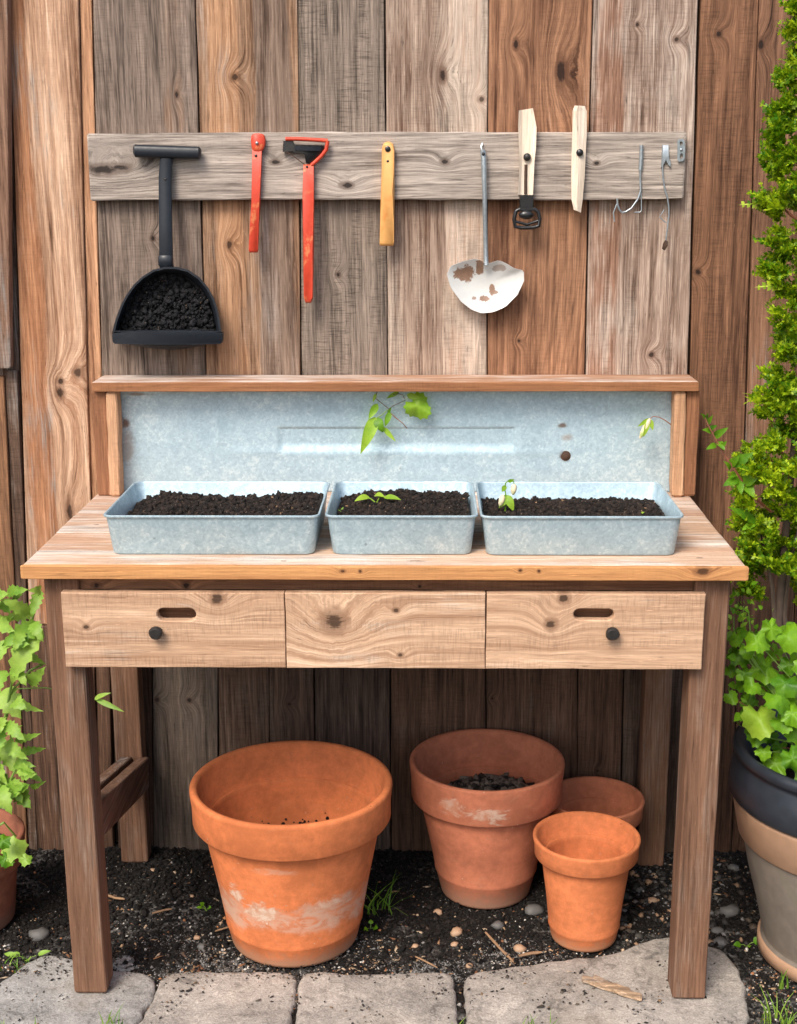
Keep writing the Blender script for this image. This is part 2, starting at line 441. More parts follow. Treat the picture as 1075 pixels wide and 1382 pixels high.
def terracotta(name, base=(.55, .185, .075), dirt=.5, salt=None, salt2=(), ymax=9., foot=0., mosscol=(.3, .27, .2, 1)):
    """salt = list of (z0, z1, amount): bands of lime bloom with ragged edges (heights above ground)"""
    m, T, b = new_mat(name)
    geo = T.n('ShaderNodeNewGeometry'); v = geo.outputs['Position']
    sp = T.n('ShaderNodeSeparateXYZ'); T.put(sp.inputs[0], v)
    n1 = T.noise(v, 9., 5, .6); n2 = T.noise(v, 55., 4, .6); n3 = T.noise(v, 300., 2, .6); n4 = T.noise(T.vmath('MULTIPLY', v, (1, 1, 2.2)), 17., 6, .68, 1.6)
    col = T.mix(T.step(T.math('ADD', n1, T.math('MULTIPLY', n2, .4)), .5, .95), tuple(c * .78 for c in base) + (1,), tuple(min(1, c * 1.14) for c in base) + (1,))
    col = T.scale(col, T.math('ADD', .78, T.math('ADD', T.math('MULTIPLY', n3, .26), T.math('MULTIPLY', n2, .18))))
    lines = T.noise(T.vmath('MULTIPLY', v, (6, 6, 190)), 1., 3, .6)
    col = T.scale(col, T.math('ADD', .93, T.math('MULTIPLY', lines, .14)))
    pit = T.vor(v, 95.); pcs = T.n('ShaderNodeSeparateColor'); T.put(pcs.inputs[0], pit.outputs['Color'])
    pitm = T.math('MULTIPLY', T.step(pit.outputs['Distance'], .22, .1), T.math('GREATER_THAN', pcs.outputs[0], .93))
    col = T.mix(T.math('MULTIPLY', pitm, .6), col, T.mix(pcs.outputs[1], (.6, .42, .3, 1), (.12, .05, .03, 1)))
    col = T.mix(T.math('MULTIPLY', T.step(n4, .55, .75), dirt * .55), col, (.42, .24, .15, 1))
    for (z0, z1, amt) in (salt or ()):
        zz = T.math('ADD', sp.outputs[2], T.math('MULTIPLY', T.math('SUBTRACT', n1, .5), .16))
        band = T.math('MULTIPLY', T.math('LESS_THAN', sp.outputs[1], ymax), T.math('MULTIPLY', T.step(zz, z0, z0 + (z1 - z0) * .35), T.step(zz, z1, z1 - (z1 - z0) * .25)))
        rag = T.step(T.math('ADD', n4, T.math('MULTIPLY', n2, .35)), .52, .78)
        col = T.mix(T.math('MULTIPLY', band, T.math('MULTIPLY', .42, amt)), col, (.50, .27, .19, 1))
        col = T.mix(T.math('MULTIPLY', T.math('MULTIPLY', band, rag), amt), col, (.54, .43, .34, 1))
    for (p, r, amt) in salt2:
        d = T.n('ShaderNodeVectorMath', operation='LENGTH'); T.put(d.inputs[0], T.vmath('DIVIDE', T.vmath('SUBTRACT', v, tuple(p)), tuple(r)))
        dd = T.math('ADD', d.outputs['Value'], T.math('MULTIPLY', T.math('SUBTRACT', n4, .5), 3.2))
        col = T.mix(T.math('MULTIPLY', T.step(dd, 1.0, .45), amt), col, T.mix(T.step(n2, .35, .65), (.66, .56, .45, 1), (.46, .25, .16, 1)))
    if foot:
        ft = T.step(T.math('ADD', sp.outputs[2], T.math('MULTIPLY', T.math('SUBTRACT', n2, .5), .05)), foot, 0.)
        col = T.mix(T.math('MULTIPLY', ft, .7), col, mosscol)
    T.put(b.inputs['Base Color'], col); b.inputs['Roughness'].default_value = .82
    b.inputs['Specular IOR Level'].default_value = .2
    T.put(b.inputs['Normal'], T.bump(T.math('ADD', T.math('ADD', T.math('MULTIPLY', n3, .6), n2), T.math('SUBTRACT', T.math('MULTIPLY', lines, .5), pitm)), .22, .0015))
    return m

def simple(name, col, rough=.5, metal=0., var=.15, scale=60., bump=.1, spec=.4, col2=None, thr=None):
    m, T, b = new_mat(name)
    tc = T.n('ShaderNodeTexCoord'); v = tc.outputs['Object']
    n = T.noise(v, scale, 4, .6); n2 = T.noise(v, scale * .23, 4, .65, .8)
    c = T.scale(tuple(col), T.math('ADD', 1 - var, T.math('MULTIPLY', n, 2 * var)))
    if col2: c = T.mix(T.step(n2, *(thr or (.5, .6))), c, tuple(col2) + (1,))
    T.put(b.inputs['Base Color'], c); b.inputs['Metallic'].default_value = metal
    T.put(b.inputs['Roughness'], T.step(n, .3, .7, rough * .88, min(1, rough * 1.12)))
    b.inputs['Specular IOR Level'].default_value = spec
    T.put(b.inputs['Normal'], T.bump(T.math('ADD', n, n2), bump, .001))
    return m

def leafmat(name, a, b_, tipcol=None, trans=.35, rough=.45, scale=40.):
    m, T, b = new_mat(name)
    oi = T.n('ShaderNodeObjectInfo'); geo = T.n('ShaderNodeNewGeometry')
    v = geo.outputs['Position']
    n = T.noise(v, scale, 3, .6); n2 = T.noise(v, scale * 5, 2)
    t = T.math('ADD', T.math('MULTIPLY', n, .75), T.math('ADD', T.math('MULTIPLY', geo.outputs['Random Per Island'], .45), T.math('MULTIPLY', oi.outputs['Random'], .35)))
    c = T.mix(T.step(t, .35, 1.15), tuple(a) + (1,), tuple(b_) + (1,))
    if tipcol: c = T.mix(T.step(T.math('ADD', n, T.math('MULTIPLY', geo.outputs['Random Per Island'], .3)), .72, .85), c, tuple(tipcol) + (1,))
    c = T.scale(c, T.math('ADD', .85, T.math('MULTIPLY', n2, .3)))
    T.put(b.inputs['Base Color'], c); b.inputs['Roughness'].default_value = rough; b.inputs['Specular IOR Level'].default_value = .35
    tr = T.n('ShaderNodeBsdfTranslucent'); T.put(tr.inputs[0], T.scale(c, 1.3))
    mx = T.n('ShaderNodeMixShader'); mx.inputs[0].default_value = trans
    out = m.node_tree.nodes['Material Output']
    T.put(mx.inputs[1], b.outputs[0]); T.put(mx.inputs[2], tr.outputs[0]); T.put(out.inputs[0], mx.outputs[0])
    T.put(b.inputs['Normal'], T.bump(n2, .25, .002))
    return m

def stone_mat(name, base=(.34, .32, .30), stain=.5):
    m, T, b = new_mat(name)
    geo = T.n('ShaderNodeNewGeometry'); v = geo.outputs['Position']
    n1 = T.noise(v, 7., 5, .6, .5); n2 = T.noise(v, 48., 5, .75); n3 = T.noise(v, 210., 3, .75)
    t = T.math('ADD', T.math('MULTIPLY', n1, .8), T.math('ADD', T.math('MULTIPLY', n2, .6), T.math('MULTIPLY', n3, .75)))
    c = T.ramp(T.step(t, .80, 1.36, 0, 1, False), [(0, tuple(x * .40 for x in base) + (1,)), (.45, tuple(x * .85 for x in base) + (1,)), (.7, tuple(x * 1.1 for x in base) + (1,)), (1, tuple(min(1, x * 1.6) for x in base) + (1,))])
    c = T.mix(T.math('MULTIPLY', T.step(T.noise(v, 16., 6, .75, 1.), .55, .66), stain), c, (.05, .045, .04, 1))
    c = T.mix(T.math('MULTIPLY', T.step(T.noise(v, 4., 3, .6), .5, .75), .35), c, (.36, .30, .23, 1))
    T.put(b.inputs['Base Color'], c); b.inputs['Roughness'].default_value = .9; b.inputs['Specular IOR Level'].default_value = .2
    T.put(b.inputs['Normal'], T.bump(T.math('ADD', n2, T.math('MULTIPLY', n3, .6)), .8, .005))
    return m

def soil_mat(name, a=(.004, .003, .0025), b_=(.017, .0125, .010), gravel=0., island=False):
    m, T, b = new_mat(name)
    geo = T.n('ShaderNodeNewGeometry'); v = geo.outputs['Position']
    n1 = T.noise(v, 90., 5, .7); n2 = T.noise(v, 380., 3, .7); n3 = T.noise(v, 5., 3, .6)
    t = T.math('ADD', T.math('MULTIPLY', n1, .6), T.math('MULTIPLY', n2, .4))
    if island: t = T.math('ADD', T.math('MULTIPLY', t, .5), T.math('MULTIPLY', geo.outputs['Random Per Island'], .45))
    c = T.mix(T.step(t, .3, .75), a + (1,), b_ + (1,))
    vo = T.vor(v, 260.); sc = T.n('ShaderNodeSeparateColor'); T.put(sc.inputs[0], vo.outputs['Color'])
    bit = T.math('MULTIPLY', T.step(vo.outputs['Distance'], .35, .2), T.math('GREATER_THAN', sc.outputs[0], .93))
    c = T.mix(T.math('MULTIPLY', bit, .8), c, T.mix(sc.outputs[1], (.35, .30, .25, 1), (.25, .12, .05, 1)))
    if gravel:
        gm = T.math('MULTIPLY', T.step(T.math('ADD', n3, T.math('MULTIPLY', n1, .25)), .6, .75), gravel)
        gv = T.vor(v, 130.); g2 = T.n('ShaderNodeSeparateColor'); T.put(g2.inputs[0], gv.outputs['Color'])
        gc = T.scale(T.mix(g2.outputs[0], (.05, .048, .045, 1), (.3, .28, .26, 1)), T.step(gv.outputs['Distance'], .7, .3, .4, 1.))
        c = T.mix(gm, c, gc)
    T.put(b.inputs['Base Color'], c); T.put(b.inputs['Roughness'], T.step(n1, .3, .7, .6, .95)); b.inputs['Specular IOR Level'].default_value = .35
    T.put(b.inputs['Normal'], T.bump(T.math('ADD', n1, T.math('MULTIPLY', n2, .6)), .9, .006))
    return m

M = {}
M['soil'] = soil_mat('dark_soil', gravel=.8)
M['crumb'] = soil_mat('soil_crumbs', a=(.0035, .003, .0025), b_=(.02, .0145, .0115), island=True)
M['traysoil'] = soil_mat('potting_soil', a=(.007, .005, .004), b_=(.03, .02, .015))
M['traycrumb'] = soil_mat('potting_soil_crumbs', a=(.007, .005, .004), b_=(.045, .029, .021), island=True)
M['black'] = simple('black_plastic', (.016, .020, .027), .38, var=.25, scale=120, bump=.15)
M['blackrub'] = simple('black_buckle_metal', (.012, .012, .013), .3, var=.2, scale=100, bump=.2, spec=.6)
M['red'] = simple('worn_red_paint', (.60, .06, .028), .42, var=.2, scale=110, bump=.2, col2=(.72, .22, .09), thr=(.52, .68))
M['orange'] = simple('varnished_yellow_wood', (.78, .40, .13), .45, var=.18, scale=90, bump=.15, col2=(.75, .27, .06), thr=(.5, .8))
M['white'] = simple('chipped_white_enamel', (.80, .80, .78), .35, var=.04, scale=60, bump=.05, spec=.5)
M['steel'] = simple('dull_zinc_wire', (.42, .47, .5), .38, .75, var=.3, scale=150, bump=.2)
M['rust'] = simple('rusty_iron', (.075, .042, .028), .8, .1, var=.5, scale=150, bump=.4)
M['darkiron'] = simple('dark_iron', (.045, .042, .04), .45, .5, var=.4, scale=90, bump=.5)
M['pebble'] = simple('tan_pebble', (.42, .27, .17), .6, var=.3, scale=80, bump=.2)
M['pebble_grey'] = simple('grey_pebble', (.11, .105, .10), .6, var=.3, scale=80, bump=.2)
M['chip'] = simple('dry_wood_chip', (.30, .18, .10), .8, var=.45, scale=60, bump=.4)
M['stem'] = simple('green_stem', (.17, .28, .05), .5, var=.2)
M['redstem'] = simple('reddish_stem', (.28, .10, .06), .55, var=.3)
M['bark'] = simple('grey_bark', (.13, .09, .07), .85, var=.5, scale=60, bump=.9)
M['leaf'] = leafmat('bright_green_leaf', (.03, .13, .005), (.20, .40, .014), trans=.25)
M['palegreen'] = leafmat('pale_green_leaf', (.15, .34, .012), (.34, .50, .045), trans=.3)
M['lance'] = leafmat('soft_green_lance_leaf', (.10, .26, .015), (.36, .54, .09), trans=.3)
M['thuja'] = leafmat('lime_conifer_scale', (.05, .18, .004), (.56, .68, .016), trans=.3, scale=9.)
M['bud'] = simple('wilted_cream_bud', (.75, .62, .42), .6, var=.15, scale=80, col2=(.4, .55, .15), thr=(.5, .62))
M['grass'] = leafmat('grass_blade', (.08, .22, .02), (.3, .45, .06), trans=.3)
M['stone'] = stone_mat('grey_paving_stone', (.36, .345, .325), .45)
M['stone2'] = stone_mat('warm_paving_stone', (.40, .36, .32), .5)

# ------------------------------------------------------------------ ground
def ground_h(x, y):
    n = mnoise.noise(Vector((x * 6, y * 6, 0))) * .006 + mnoise.noise(Vector((x * 22, y * 22, 3))) * .0035 + mnoise.noise(Vector((x * 60, y * 60, 5))) * .0015
    return -.012 + n
def build_ground():
    xs = np.concatenate([[-40, -15, -6, -3, -2], np.linspace(-1.35, 1.45, 312), [2, 3, 6, 15, 40]])
    ys = np.concatenate([[-40, -15, -6, -3, -1.5, -.8], np.linspace(-.35, .80, 130), [1.2, 2, 5, 15, 40]])
    v = []
    for y in ys:
        for x in xs:
            inside = -1.36 < x < 1.46 and -.36 < y < .81
            v.append((x, y, ground_h(x, y) if inside else -.014))
    nx = len(xs); f = [(j * nx + i, j * nx + i + 1, (j + 1) * nx + i + 1, (j + 1) * nx + i) for j in range(len(ys) - 1) for i in range(nx - 1)]
    o = mesh('ground', v, f, M['soil'], smooth=True)
    return tag(o, 'dark crumbly garden soil in front of the fence', kind='structure')
build_ground()

# ------------------------------------------------------------------ fence
YF = .645
fence = empty('plank_fence', (0, YF, 0), 'tall weathered wooden plank fence behind the potting bench', 'fence')
Z_TOP = 2.36
def edge(px0, y0, px1, y1, Y, z):
    a, b = P(px0, y0, Y), P(px1, y1, Y)
    t = (z - a.z) / (b.z - a.z); return a.x + (b.x - a.x) * t
def plank(l, r, Y, z1, z0, mat, thick=.02, name='plank', gap=.0014, ch=.0016, wave=.0008, parent=None, n=14):
    """l, r = (px0, y0, px1, y1): the two edge lines as seen in the photo"""
    e = lambda q, z: edge(*q, Y, z)
    a0, a1, b0, b1 = e(l, z1) + gap, e(r, z1) - gap, e(l, z0) + gap, e(r, z0) - gap
    m = MB(); m.board(((a0 + a1) / 2, Y + thick / 2, z1), ((b0 + b1) / 2, Y + thick / 2, z0), (1, 0, 0), a1 - a0, (0, 1, 0), thick, n=n, w1=b1 - b0, ch=ch, jit=.0007, wave=wave)
    return m.build(name, mat, parent or fence)
GREYW = (150, 140, 132)
E = [(124, 0, 137, 500), (263, 0, 278, 500), (402, 0, 406, 500), (519, 0, 523, 500), (659, 0, 657, 500), (800, 0, 789, 500), (943, 0, 928, 500)]
kn = lambda x, y, r, el=1.3, Y=YF: (P(x, y, Y), r, el)
ups = [
    dict(light=(150, 130, 116), dark=(74, 60, 52), grey=(148, 130, 117), ga=.62, saw=.35, knots=[kn(206, 322, .005, 1.2), kn(238, 128, .004, 2.)], ra=.3, sap=[(P(168, 250, YF).x, P(186, 250, YF).x, (112, 98, 90), (50, 42, 38)), (P(226, 250, YF).x, P(252, 250, YF).x, (176, 142, 116), (96, 72, 58))]),
    dict(light=(205, 165, 132), dark=(118, 84, 62), grey=(165, 150, 140), ga=.3, saw=.25, knots=[kn(316, 104, .008, 1.), kn(309, 331, .006, 1.6)], ra=.5, sap=[(P(285, 250, YF).x, P(325, 250, YF).x, (222, 176, 138), (150, 108, 78)), (P(345, 250, YF).x, P(395, 250, YF).x, (170, 146, 128), (96, 76, 64))]),
    dict(light=(158, 142, 128), dark=(86, 74, 66), grey=(150, 134, 121), ga=.72, saw=.95, knots=[kn(456, 371, .005, 1.)], ra=.25),
    dict(light=(205, 180, 160), dark=(120, 90, 74), grey=(186, 168, 152), ga=.42, saw=.45, knots=[kn(597, 101, .008, 1.7), kn(650, 134, .007, .8)], ra=.45, sap=[(P(603, 250, YF).x, P(700, 250, YF).x, (242, 222, 204), (188, 156, 134))]),
    dict(light=(190, 140, 106), dark=(112, 74, 54), grey=(158, 140, 128), ga=.12, saw=.3, knots=[kn(757, 96, .010, 2.4), kn(696, 60, .006, 1.5), kn(700, 460, .004, 1.)], ra=.6),
    dict(light=(212, 186, 168), dark=(132, 104, 88), grey=(196, 178, 164), ga=.45, saw=.4, knots=[kn(913, 53, .006, 1.), kn(879, 479, .006, 1.), kn(860, 33, .004, 1.)], ra=.45, sap=[(P(800, 250, YF).x, P(838, 250, YF).x, (190, 148, 124), (124, 90, 72))])]
for i, d in enumerate(ups):
    plank(E[i], E[i + 1], YF + rng.uniform(0, .003), Z_TOP, 1.03, wood('fence_wood', axis='Z', rings=rng.uniform(38, 60), rk=.0, **d))
# the taller left-hand boards, two split into an upper and a darker lower length
LE = [(-130, 0, -90, 500), (12, 0, 27, 500), (106, 0, 118, 500)]
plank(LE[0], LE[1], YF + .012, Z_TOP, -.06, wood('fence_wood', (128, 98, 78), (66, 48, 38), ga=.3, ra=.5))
ZJ = P(40, 842, YF).z  # added joint: the boards' darkening towards the ground is put into lower lengths
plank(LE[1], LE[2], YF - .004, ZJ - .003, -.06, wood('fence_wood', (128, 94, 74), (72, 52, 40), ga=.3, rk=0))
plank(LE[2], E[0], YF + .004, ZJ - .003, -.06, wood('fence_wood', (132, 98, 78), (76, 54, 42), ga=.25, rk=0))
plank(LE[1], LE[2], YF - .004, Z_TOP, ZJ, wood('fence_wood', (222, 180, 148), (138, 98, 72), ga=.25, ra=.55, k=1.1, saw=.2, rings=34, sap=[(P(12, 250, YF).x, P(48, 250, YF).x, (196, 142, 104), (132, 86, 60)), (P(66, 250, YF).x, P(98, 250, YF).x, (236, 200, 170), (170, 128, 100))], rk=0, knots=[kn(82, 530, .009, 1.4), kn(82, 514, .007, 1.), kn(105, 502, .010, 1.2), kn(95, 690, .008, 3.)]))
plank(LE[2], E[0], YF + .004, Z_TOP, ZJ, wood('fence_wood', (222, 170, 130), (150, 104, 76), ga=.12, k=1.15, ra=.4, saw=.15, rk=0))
# the batten and frame piece at the far left, ending in a sawn foot
plank((-24, 0, -20, 480), (10, 0, 14, 480), YF - .035, Z_TOP, P(8, 497, YF - .035).z, wood('fence_wood', (172, 134, 110), (120, 88, 70), ga=.3, rk=0), thick=.03, name='batten')
plank((-30, 520, -10, 800), (6, 520, 20, 800), YF - .012, P(8, 508, YF - .012).z, -.06, wood('fence_wood', (176, 128, 92), (108, 76, 56), ga=.2, rk=0), thick=.02, name='batten')
plank((6, 520, 20, 800), (24, 520, 36, 800), YF - .006, P(8, 500, YF - .006).z, -.06, wood('fence_wood', (126, 98, 80), (70, 52, 42), ga=.3, saw=.6, rk=0), thick=.017, name='plank')
# right-hand boards
RE = [(944, 0, 930, 500), (1024, 0, 1008, 500), (1105, 0, 1085, 500), (1200, 0, 1175, 500), (1300, 0, 1270, 500)]
rcols = [dict(light=(164, 118, 88), dark=(100, 68, 50), ga=.1, saw=.55, ra=.3, knots=[kn(942, 367, .006, 1., YF + .012), kn(970, 46, .006, 1., YF + .012)]), dict(light=(172, 126, 96), dark=(98, 68, 52), ga=.15, saw=.3, ra=.45, knots=[kn(1027, 60, .006, 1.8, YF + .012)]),
         dict(light=(160, 116, 90), dark=(96, 68, 52), ga=.2), dict(light=(150, 112, 90), dark=(90, 66, 52), ga=.25)]
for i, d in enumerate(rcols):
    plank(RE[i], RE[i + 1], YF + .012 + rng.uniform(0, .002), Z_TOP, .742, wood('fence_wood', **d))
    plank(RE[i], RE[i + 1], YF + .012 + rng.uniform(0, .002), .739, -.06, wood('fence_wood', (116, 84, 64), (66, 46, 36), ga=.15, saw=.4))  # added lower lengths: the shrub's shade is put into a darker wood colour
# boards under the bench, their upper ends hidden behind the shelf back
LO = [(150, 905, 158, 1140), (205, 905, 207, 1140), (294, 905, 295, 1140), (363, 905, 365, 1140), (424, 905, 426, 1140), (527, 905, 527, 1140), (656, 905, 655, 1140), (780, 905, 777, 1140), (842, 905, 836, 1140), (922, 905, 914, 1140)]
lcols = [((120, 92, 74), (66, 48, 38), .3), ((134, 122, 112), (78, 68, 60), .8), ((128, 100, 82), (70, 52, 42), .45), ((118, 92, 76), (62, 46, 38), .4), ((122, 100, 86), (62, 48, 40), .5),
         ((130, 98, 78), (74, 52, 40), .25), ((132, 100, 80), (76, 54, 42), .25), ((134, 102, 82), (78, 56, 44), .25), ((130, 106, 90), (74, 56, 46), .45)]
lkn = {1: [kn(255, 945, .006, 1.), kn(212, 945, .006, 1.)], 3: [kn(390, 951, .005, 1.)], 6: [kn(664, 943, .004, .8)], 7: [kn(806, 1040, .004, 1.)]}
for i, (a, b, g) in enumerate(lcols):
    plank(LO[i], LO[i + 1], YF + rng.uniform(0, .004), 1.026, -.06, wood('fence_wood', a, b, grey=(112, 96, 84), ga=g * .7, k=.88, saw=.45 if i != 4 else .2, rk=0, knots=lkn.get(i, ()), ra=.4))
# boards behind the joints keep daylight out
bk = wood('fence_wood', (96, 74, 60), (52, 40, 34), ga=.2)
for k in range(14):
    x = -1.05 + k * .17
    m = MB(); m.board((x, YF + .044, Z_TOP), (x, YF + .044, -.06), (1, 0, 0), .168, (0, 1, 0), .018, n=3)
    m.build('backing_board', bk, fence)
for z in (.25, 1.15, 2.0):
    m = MB(); m.board((-1.2, YF + .075, z), (1.45, YF + .075, z), (0, 0, 1), .09, (0, 1, 0), .04, n=3); m.build('cross_rail', bk, fence)
for k in range(10):                         # the fence goes on past both edges of the view
    for sx, x0 in ((-1, -.935), (1, 1.075)):
        x = x0 + sx * (k * .142)
        m = MB(); m.board((x, YF + .022, Z_TOP), (x, YF + .022, -.06), (1, 0, 0), .139, (0, 1, 0), .02, n=5)
        m.build('plank', wood('fence_wood', (156 + rng.randint(-14, 14), 122, 98), (90, 66, 52), ga=rng.uniform(.1, .6)) if k < 3 else bk, fence)

# ------------------------------------------------------------------ tool rail
YR = YF - .026
zt, zb = P(500, 178, YR).z, P(500, 269, YR).z
x0, x1 = P(119, 220, YR).x, P(924, 225, YR).x
rail = MB(); rail.board((x0, YR + .012, (zt + zb) / 2), (x1, YR + .012, (zt + zb) / 2 - .002), (0, 0, 1), zt - zb, (0, 1, 0), .024, n=22, jit=.0012, ch=.002, wave=.001)
kr = lambda x, y, r, el=1.3: kn(x, y, r, el, YR)
rail_o = rail.build('tool_rail', wood('rail_wood', (186, 174, 162), (112, 100, 92), grey=(168, 156, 146), ga=.68, axis='X', saw=.12, rings=46, ra=.6, rk=0, crack=.9,
    knots=[kr(140, 229, .010, 3.2), kr(163, 226, .007, 2.6), kr(468, 250, .006, 2.), kr(600, 218, .005, 1.6), kr(805, 220, .004, 1.5), kr(372, 219, .005, 2.)]))
tag(rail_o, 'long weathered grey wooden rail with hanging garden tools', 'rail')

# ------------------------------------------------------------------ potting bench
H = .892
bench = empty('potting_bench', (0, .3, 0), 'reclaimed wood potting bench with three drawers and a galvanised backsplash', 'bench')
def bpart(name, a, b, wd, w, dd, d, mat, parent=None, **kw):
    m = MB(); m.board(a, b, wd, w, dd, d, **kw); return m.build(name, mat, parent or bench)
# top planks front to back, with a honey-coloured front lip
top_cols = [((226, 196, 170), (184, 146, 118)), ((216, 180, 152), (166, 126, 100)), ((212, 180, 154), (164, 128, 104)), ((210, 178, 154), (160, 122, 98))]
ys = [.0125, .105, .235, .375, .605]
XL, XR = -.652, .652
def topmat(i, kl):
    """wood whose grain runs along X on a level face: width is Y, depth is Z"""
    def make(c):
        mm = wood('bench_top_wood', top_cols[i][0], top_cols[i][1], grey=(206, 196, 186), ga=.42, axis='X', saw=.2, rings=34, rk=0, ra=.4)(c)
        nt = mm.node_tree; T = NT(nt)
        for n in list(nt.nodes):
            if n.type == 'COMBXYZ':
                sep = [q for q in nt.nodes if q.type == 'SEPXYZ'][0]
                nt.links.new(sep.outputs[1], n.inputs[0]); nt.links.new(sep.outputs[2], n.inputs[1])
        if kl:
            b = nt.nodes['Principled BSDF']; col = b.inputs['Base Color'].links[0].from_socket
            tc = [q for q in nt.nodes if q.type == 'TEX_COORD'][0]
            for wp, r, el in kl:
                d = T.n('ShaderNodeVectorMath', operation='LENGTH')
                T.put(d.inputs[0], T.vmath('DIVIDE', T.vmath('SUBTRACT', tc.outputs['Object'], (wp[0] - c[0], wp[1] - c[1], 0)), (r * el, r, 1)))
                dd = T.math('ADD', d.outputs['Value'], T.math('MULTIPLY', T.math('SUBTRACT', T.noise(tc.outputs['Object'], 160., 3), .5), 2.))
                col = T.mix(T.math('MULTIPLY', T.step(dd, 1.1, .4), .7), col, (.06, .035, .025, 1))
            T.put(b.inputs['Base Color'], col)
        return mm
    return make
for i in range(4):
    kl = {0: [(G(560, 757, H), .004, 5.), (G(945, 753, H), .004, 2.4), (G(382, 757, H), .003, 2.)], 1: [(G(82, 750, H), .003, 2.)], 2: [(G(130, 708, H), .004, 2.), (G(943, 723, H), .005, 2.6)], 3: [(G(926, 706, H), .004, 2.)]}[i]
    yc = (ys[i] + ys[i + 1]) / 2
    bpart('top_plank', (XL + rng.uniform(0, .002), yc, H - .0125), (XR - rng.uniform(0, .002), yc, H - .0125), (0, 1, 0), ys[i + 1] - ys[i] - .0014, (0, 0, 1), .025, topmat(i, kl), n=18, ch=.0012, jit=.0004)
kf = lambda x, y, r, el=1.3, Y=0.: kn(x, y, r, el, Y)
bpart('front_lip', (XL - .002, .006, H - .0128), (XR + .002, .006, H - .0128), (0, 0, 1), .0255, (0, 1, 0), .012,
      wood('honey_wood', (216, 160, 102), (178, 120, 76), grey=(190, 140, 100), ga=.1, axis='X', saw=.1, rings=40, rk=0, ra=.35, knots=[kf(948, 771, .007, 1.6), kf(462, 771, .003, 1.5), kf(486, 771, .003, 1.), kf(702, 770, .003, 1.), kf(727, 771, .003, 1.)]), n=20, ch=.0014, jit=.0005)
LEGW = .064
legc = lambda: wood('leg_wood', (146, 108, 84), (92, 64, 48), grey=(128, 108, 94), ga=.35, saw=.15, rings=45, rk=.3, ra=.35)
lx0, lx1 = -.622, .629
for x, y in ((lx0 + LEGW / 2, .03), (lx1 - LEGW / 2, .03)):
    bpart('leg', (x, y + LEGW / 2, H - .026), (x + (0.004 if x < 0 else -.002), y + LEGW / 2, 0.002), (1, 0, 0), LEGW, (0, 1, 0), LEGW, legc(), n=10, ch=.0025, jit=.0008)
for x in (-.645 + .031, .637 - .031):
    bpart('leg', (x, .575 + .024, H - .026), (x, .575 + .024, -.008), (1, 0, 0), .062, (0, 1, 0), .048, legc(), n=8, ch=.002, jit=.0007)
for x in (-.640 + .02, -.640 + .058):
    inner = abs(x) < .6
    za = .345 if inner else .352
    bpart('side_stretcher', (x * .985, .092, za + .0), (x, .576, .222 if inner else .23), (1, 0, 0), .026, Vector((0, .26, .97)).normalized(), .075 if inner else .062, wood('leg_wood', (138, 104, 84), (80, 58, 46), ga=.3, axis='Y', rk=0), n=6)
# aprons
bpart('apron', (-.566, .049, .8515), (.566, .049, .8515), (0, 0, 1), .031, (0, 1, 0), .02, wood('apron_wood', (156, 112, 82), (100, 68, 50), ga=.1, axis='X', rk=0, rings=40, knots=[kf(251, 790, .006, 1., .04), kf(566, 791, .003, 1., .04), kf(130, 790, .005, 1.6, .04)]), n=14, ch=.0012)
bpart('apron', (-.58, .585, .82), (.57, .585, .82), (0, 0, 1), .09, (0, 1, 0), .02, wood('apron_wood', (120, 90, 70), (70, 50, 40), axis='X'), n=6)
for sx in (-.60, .605):
    bpart('apron', (sx, .096, .80), (sx, .573, .80), (0, 0, 1), .13, (1, 0, 0), .02, wood('apron_wood', (126, 94, 72), (76, 54, 42), axis='Y'), n=6)

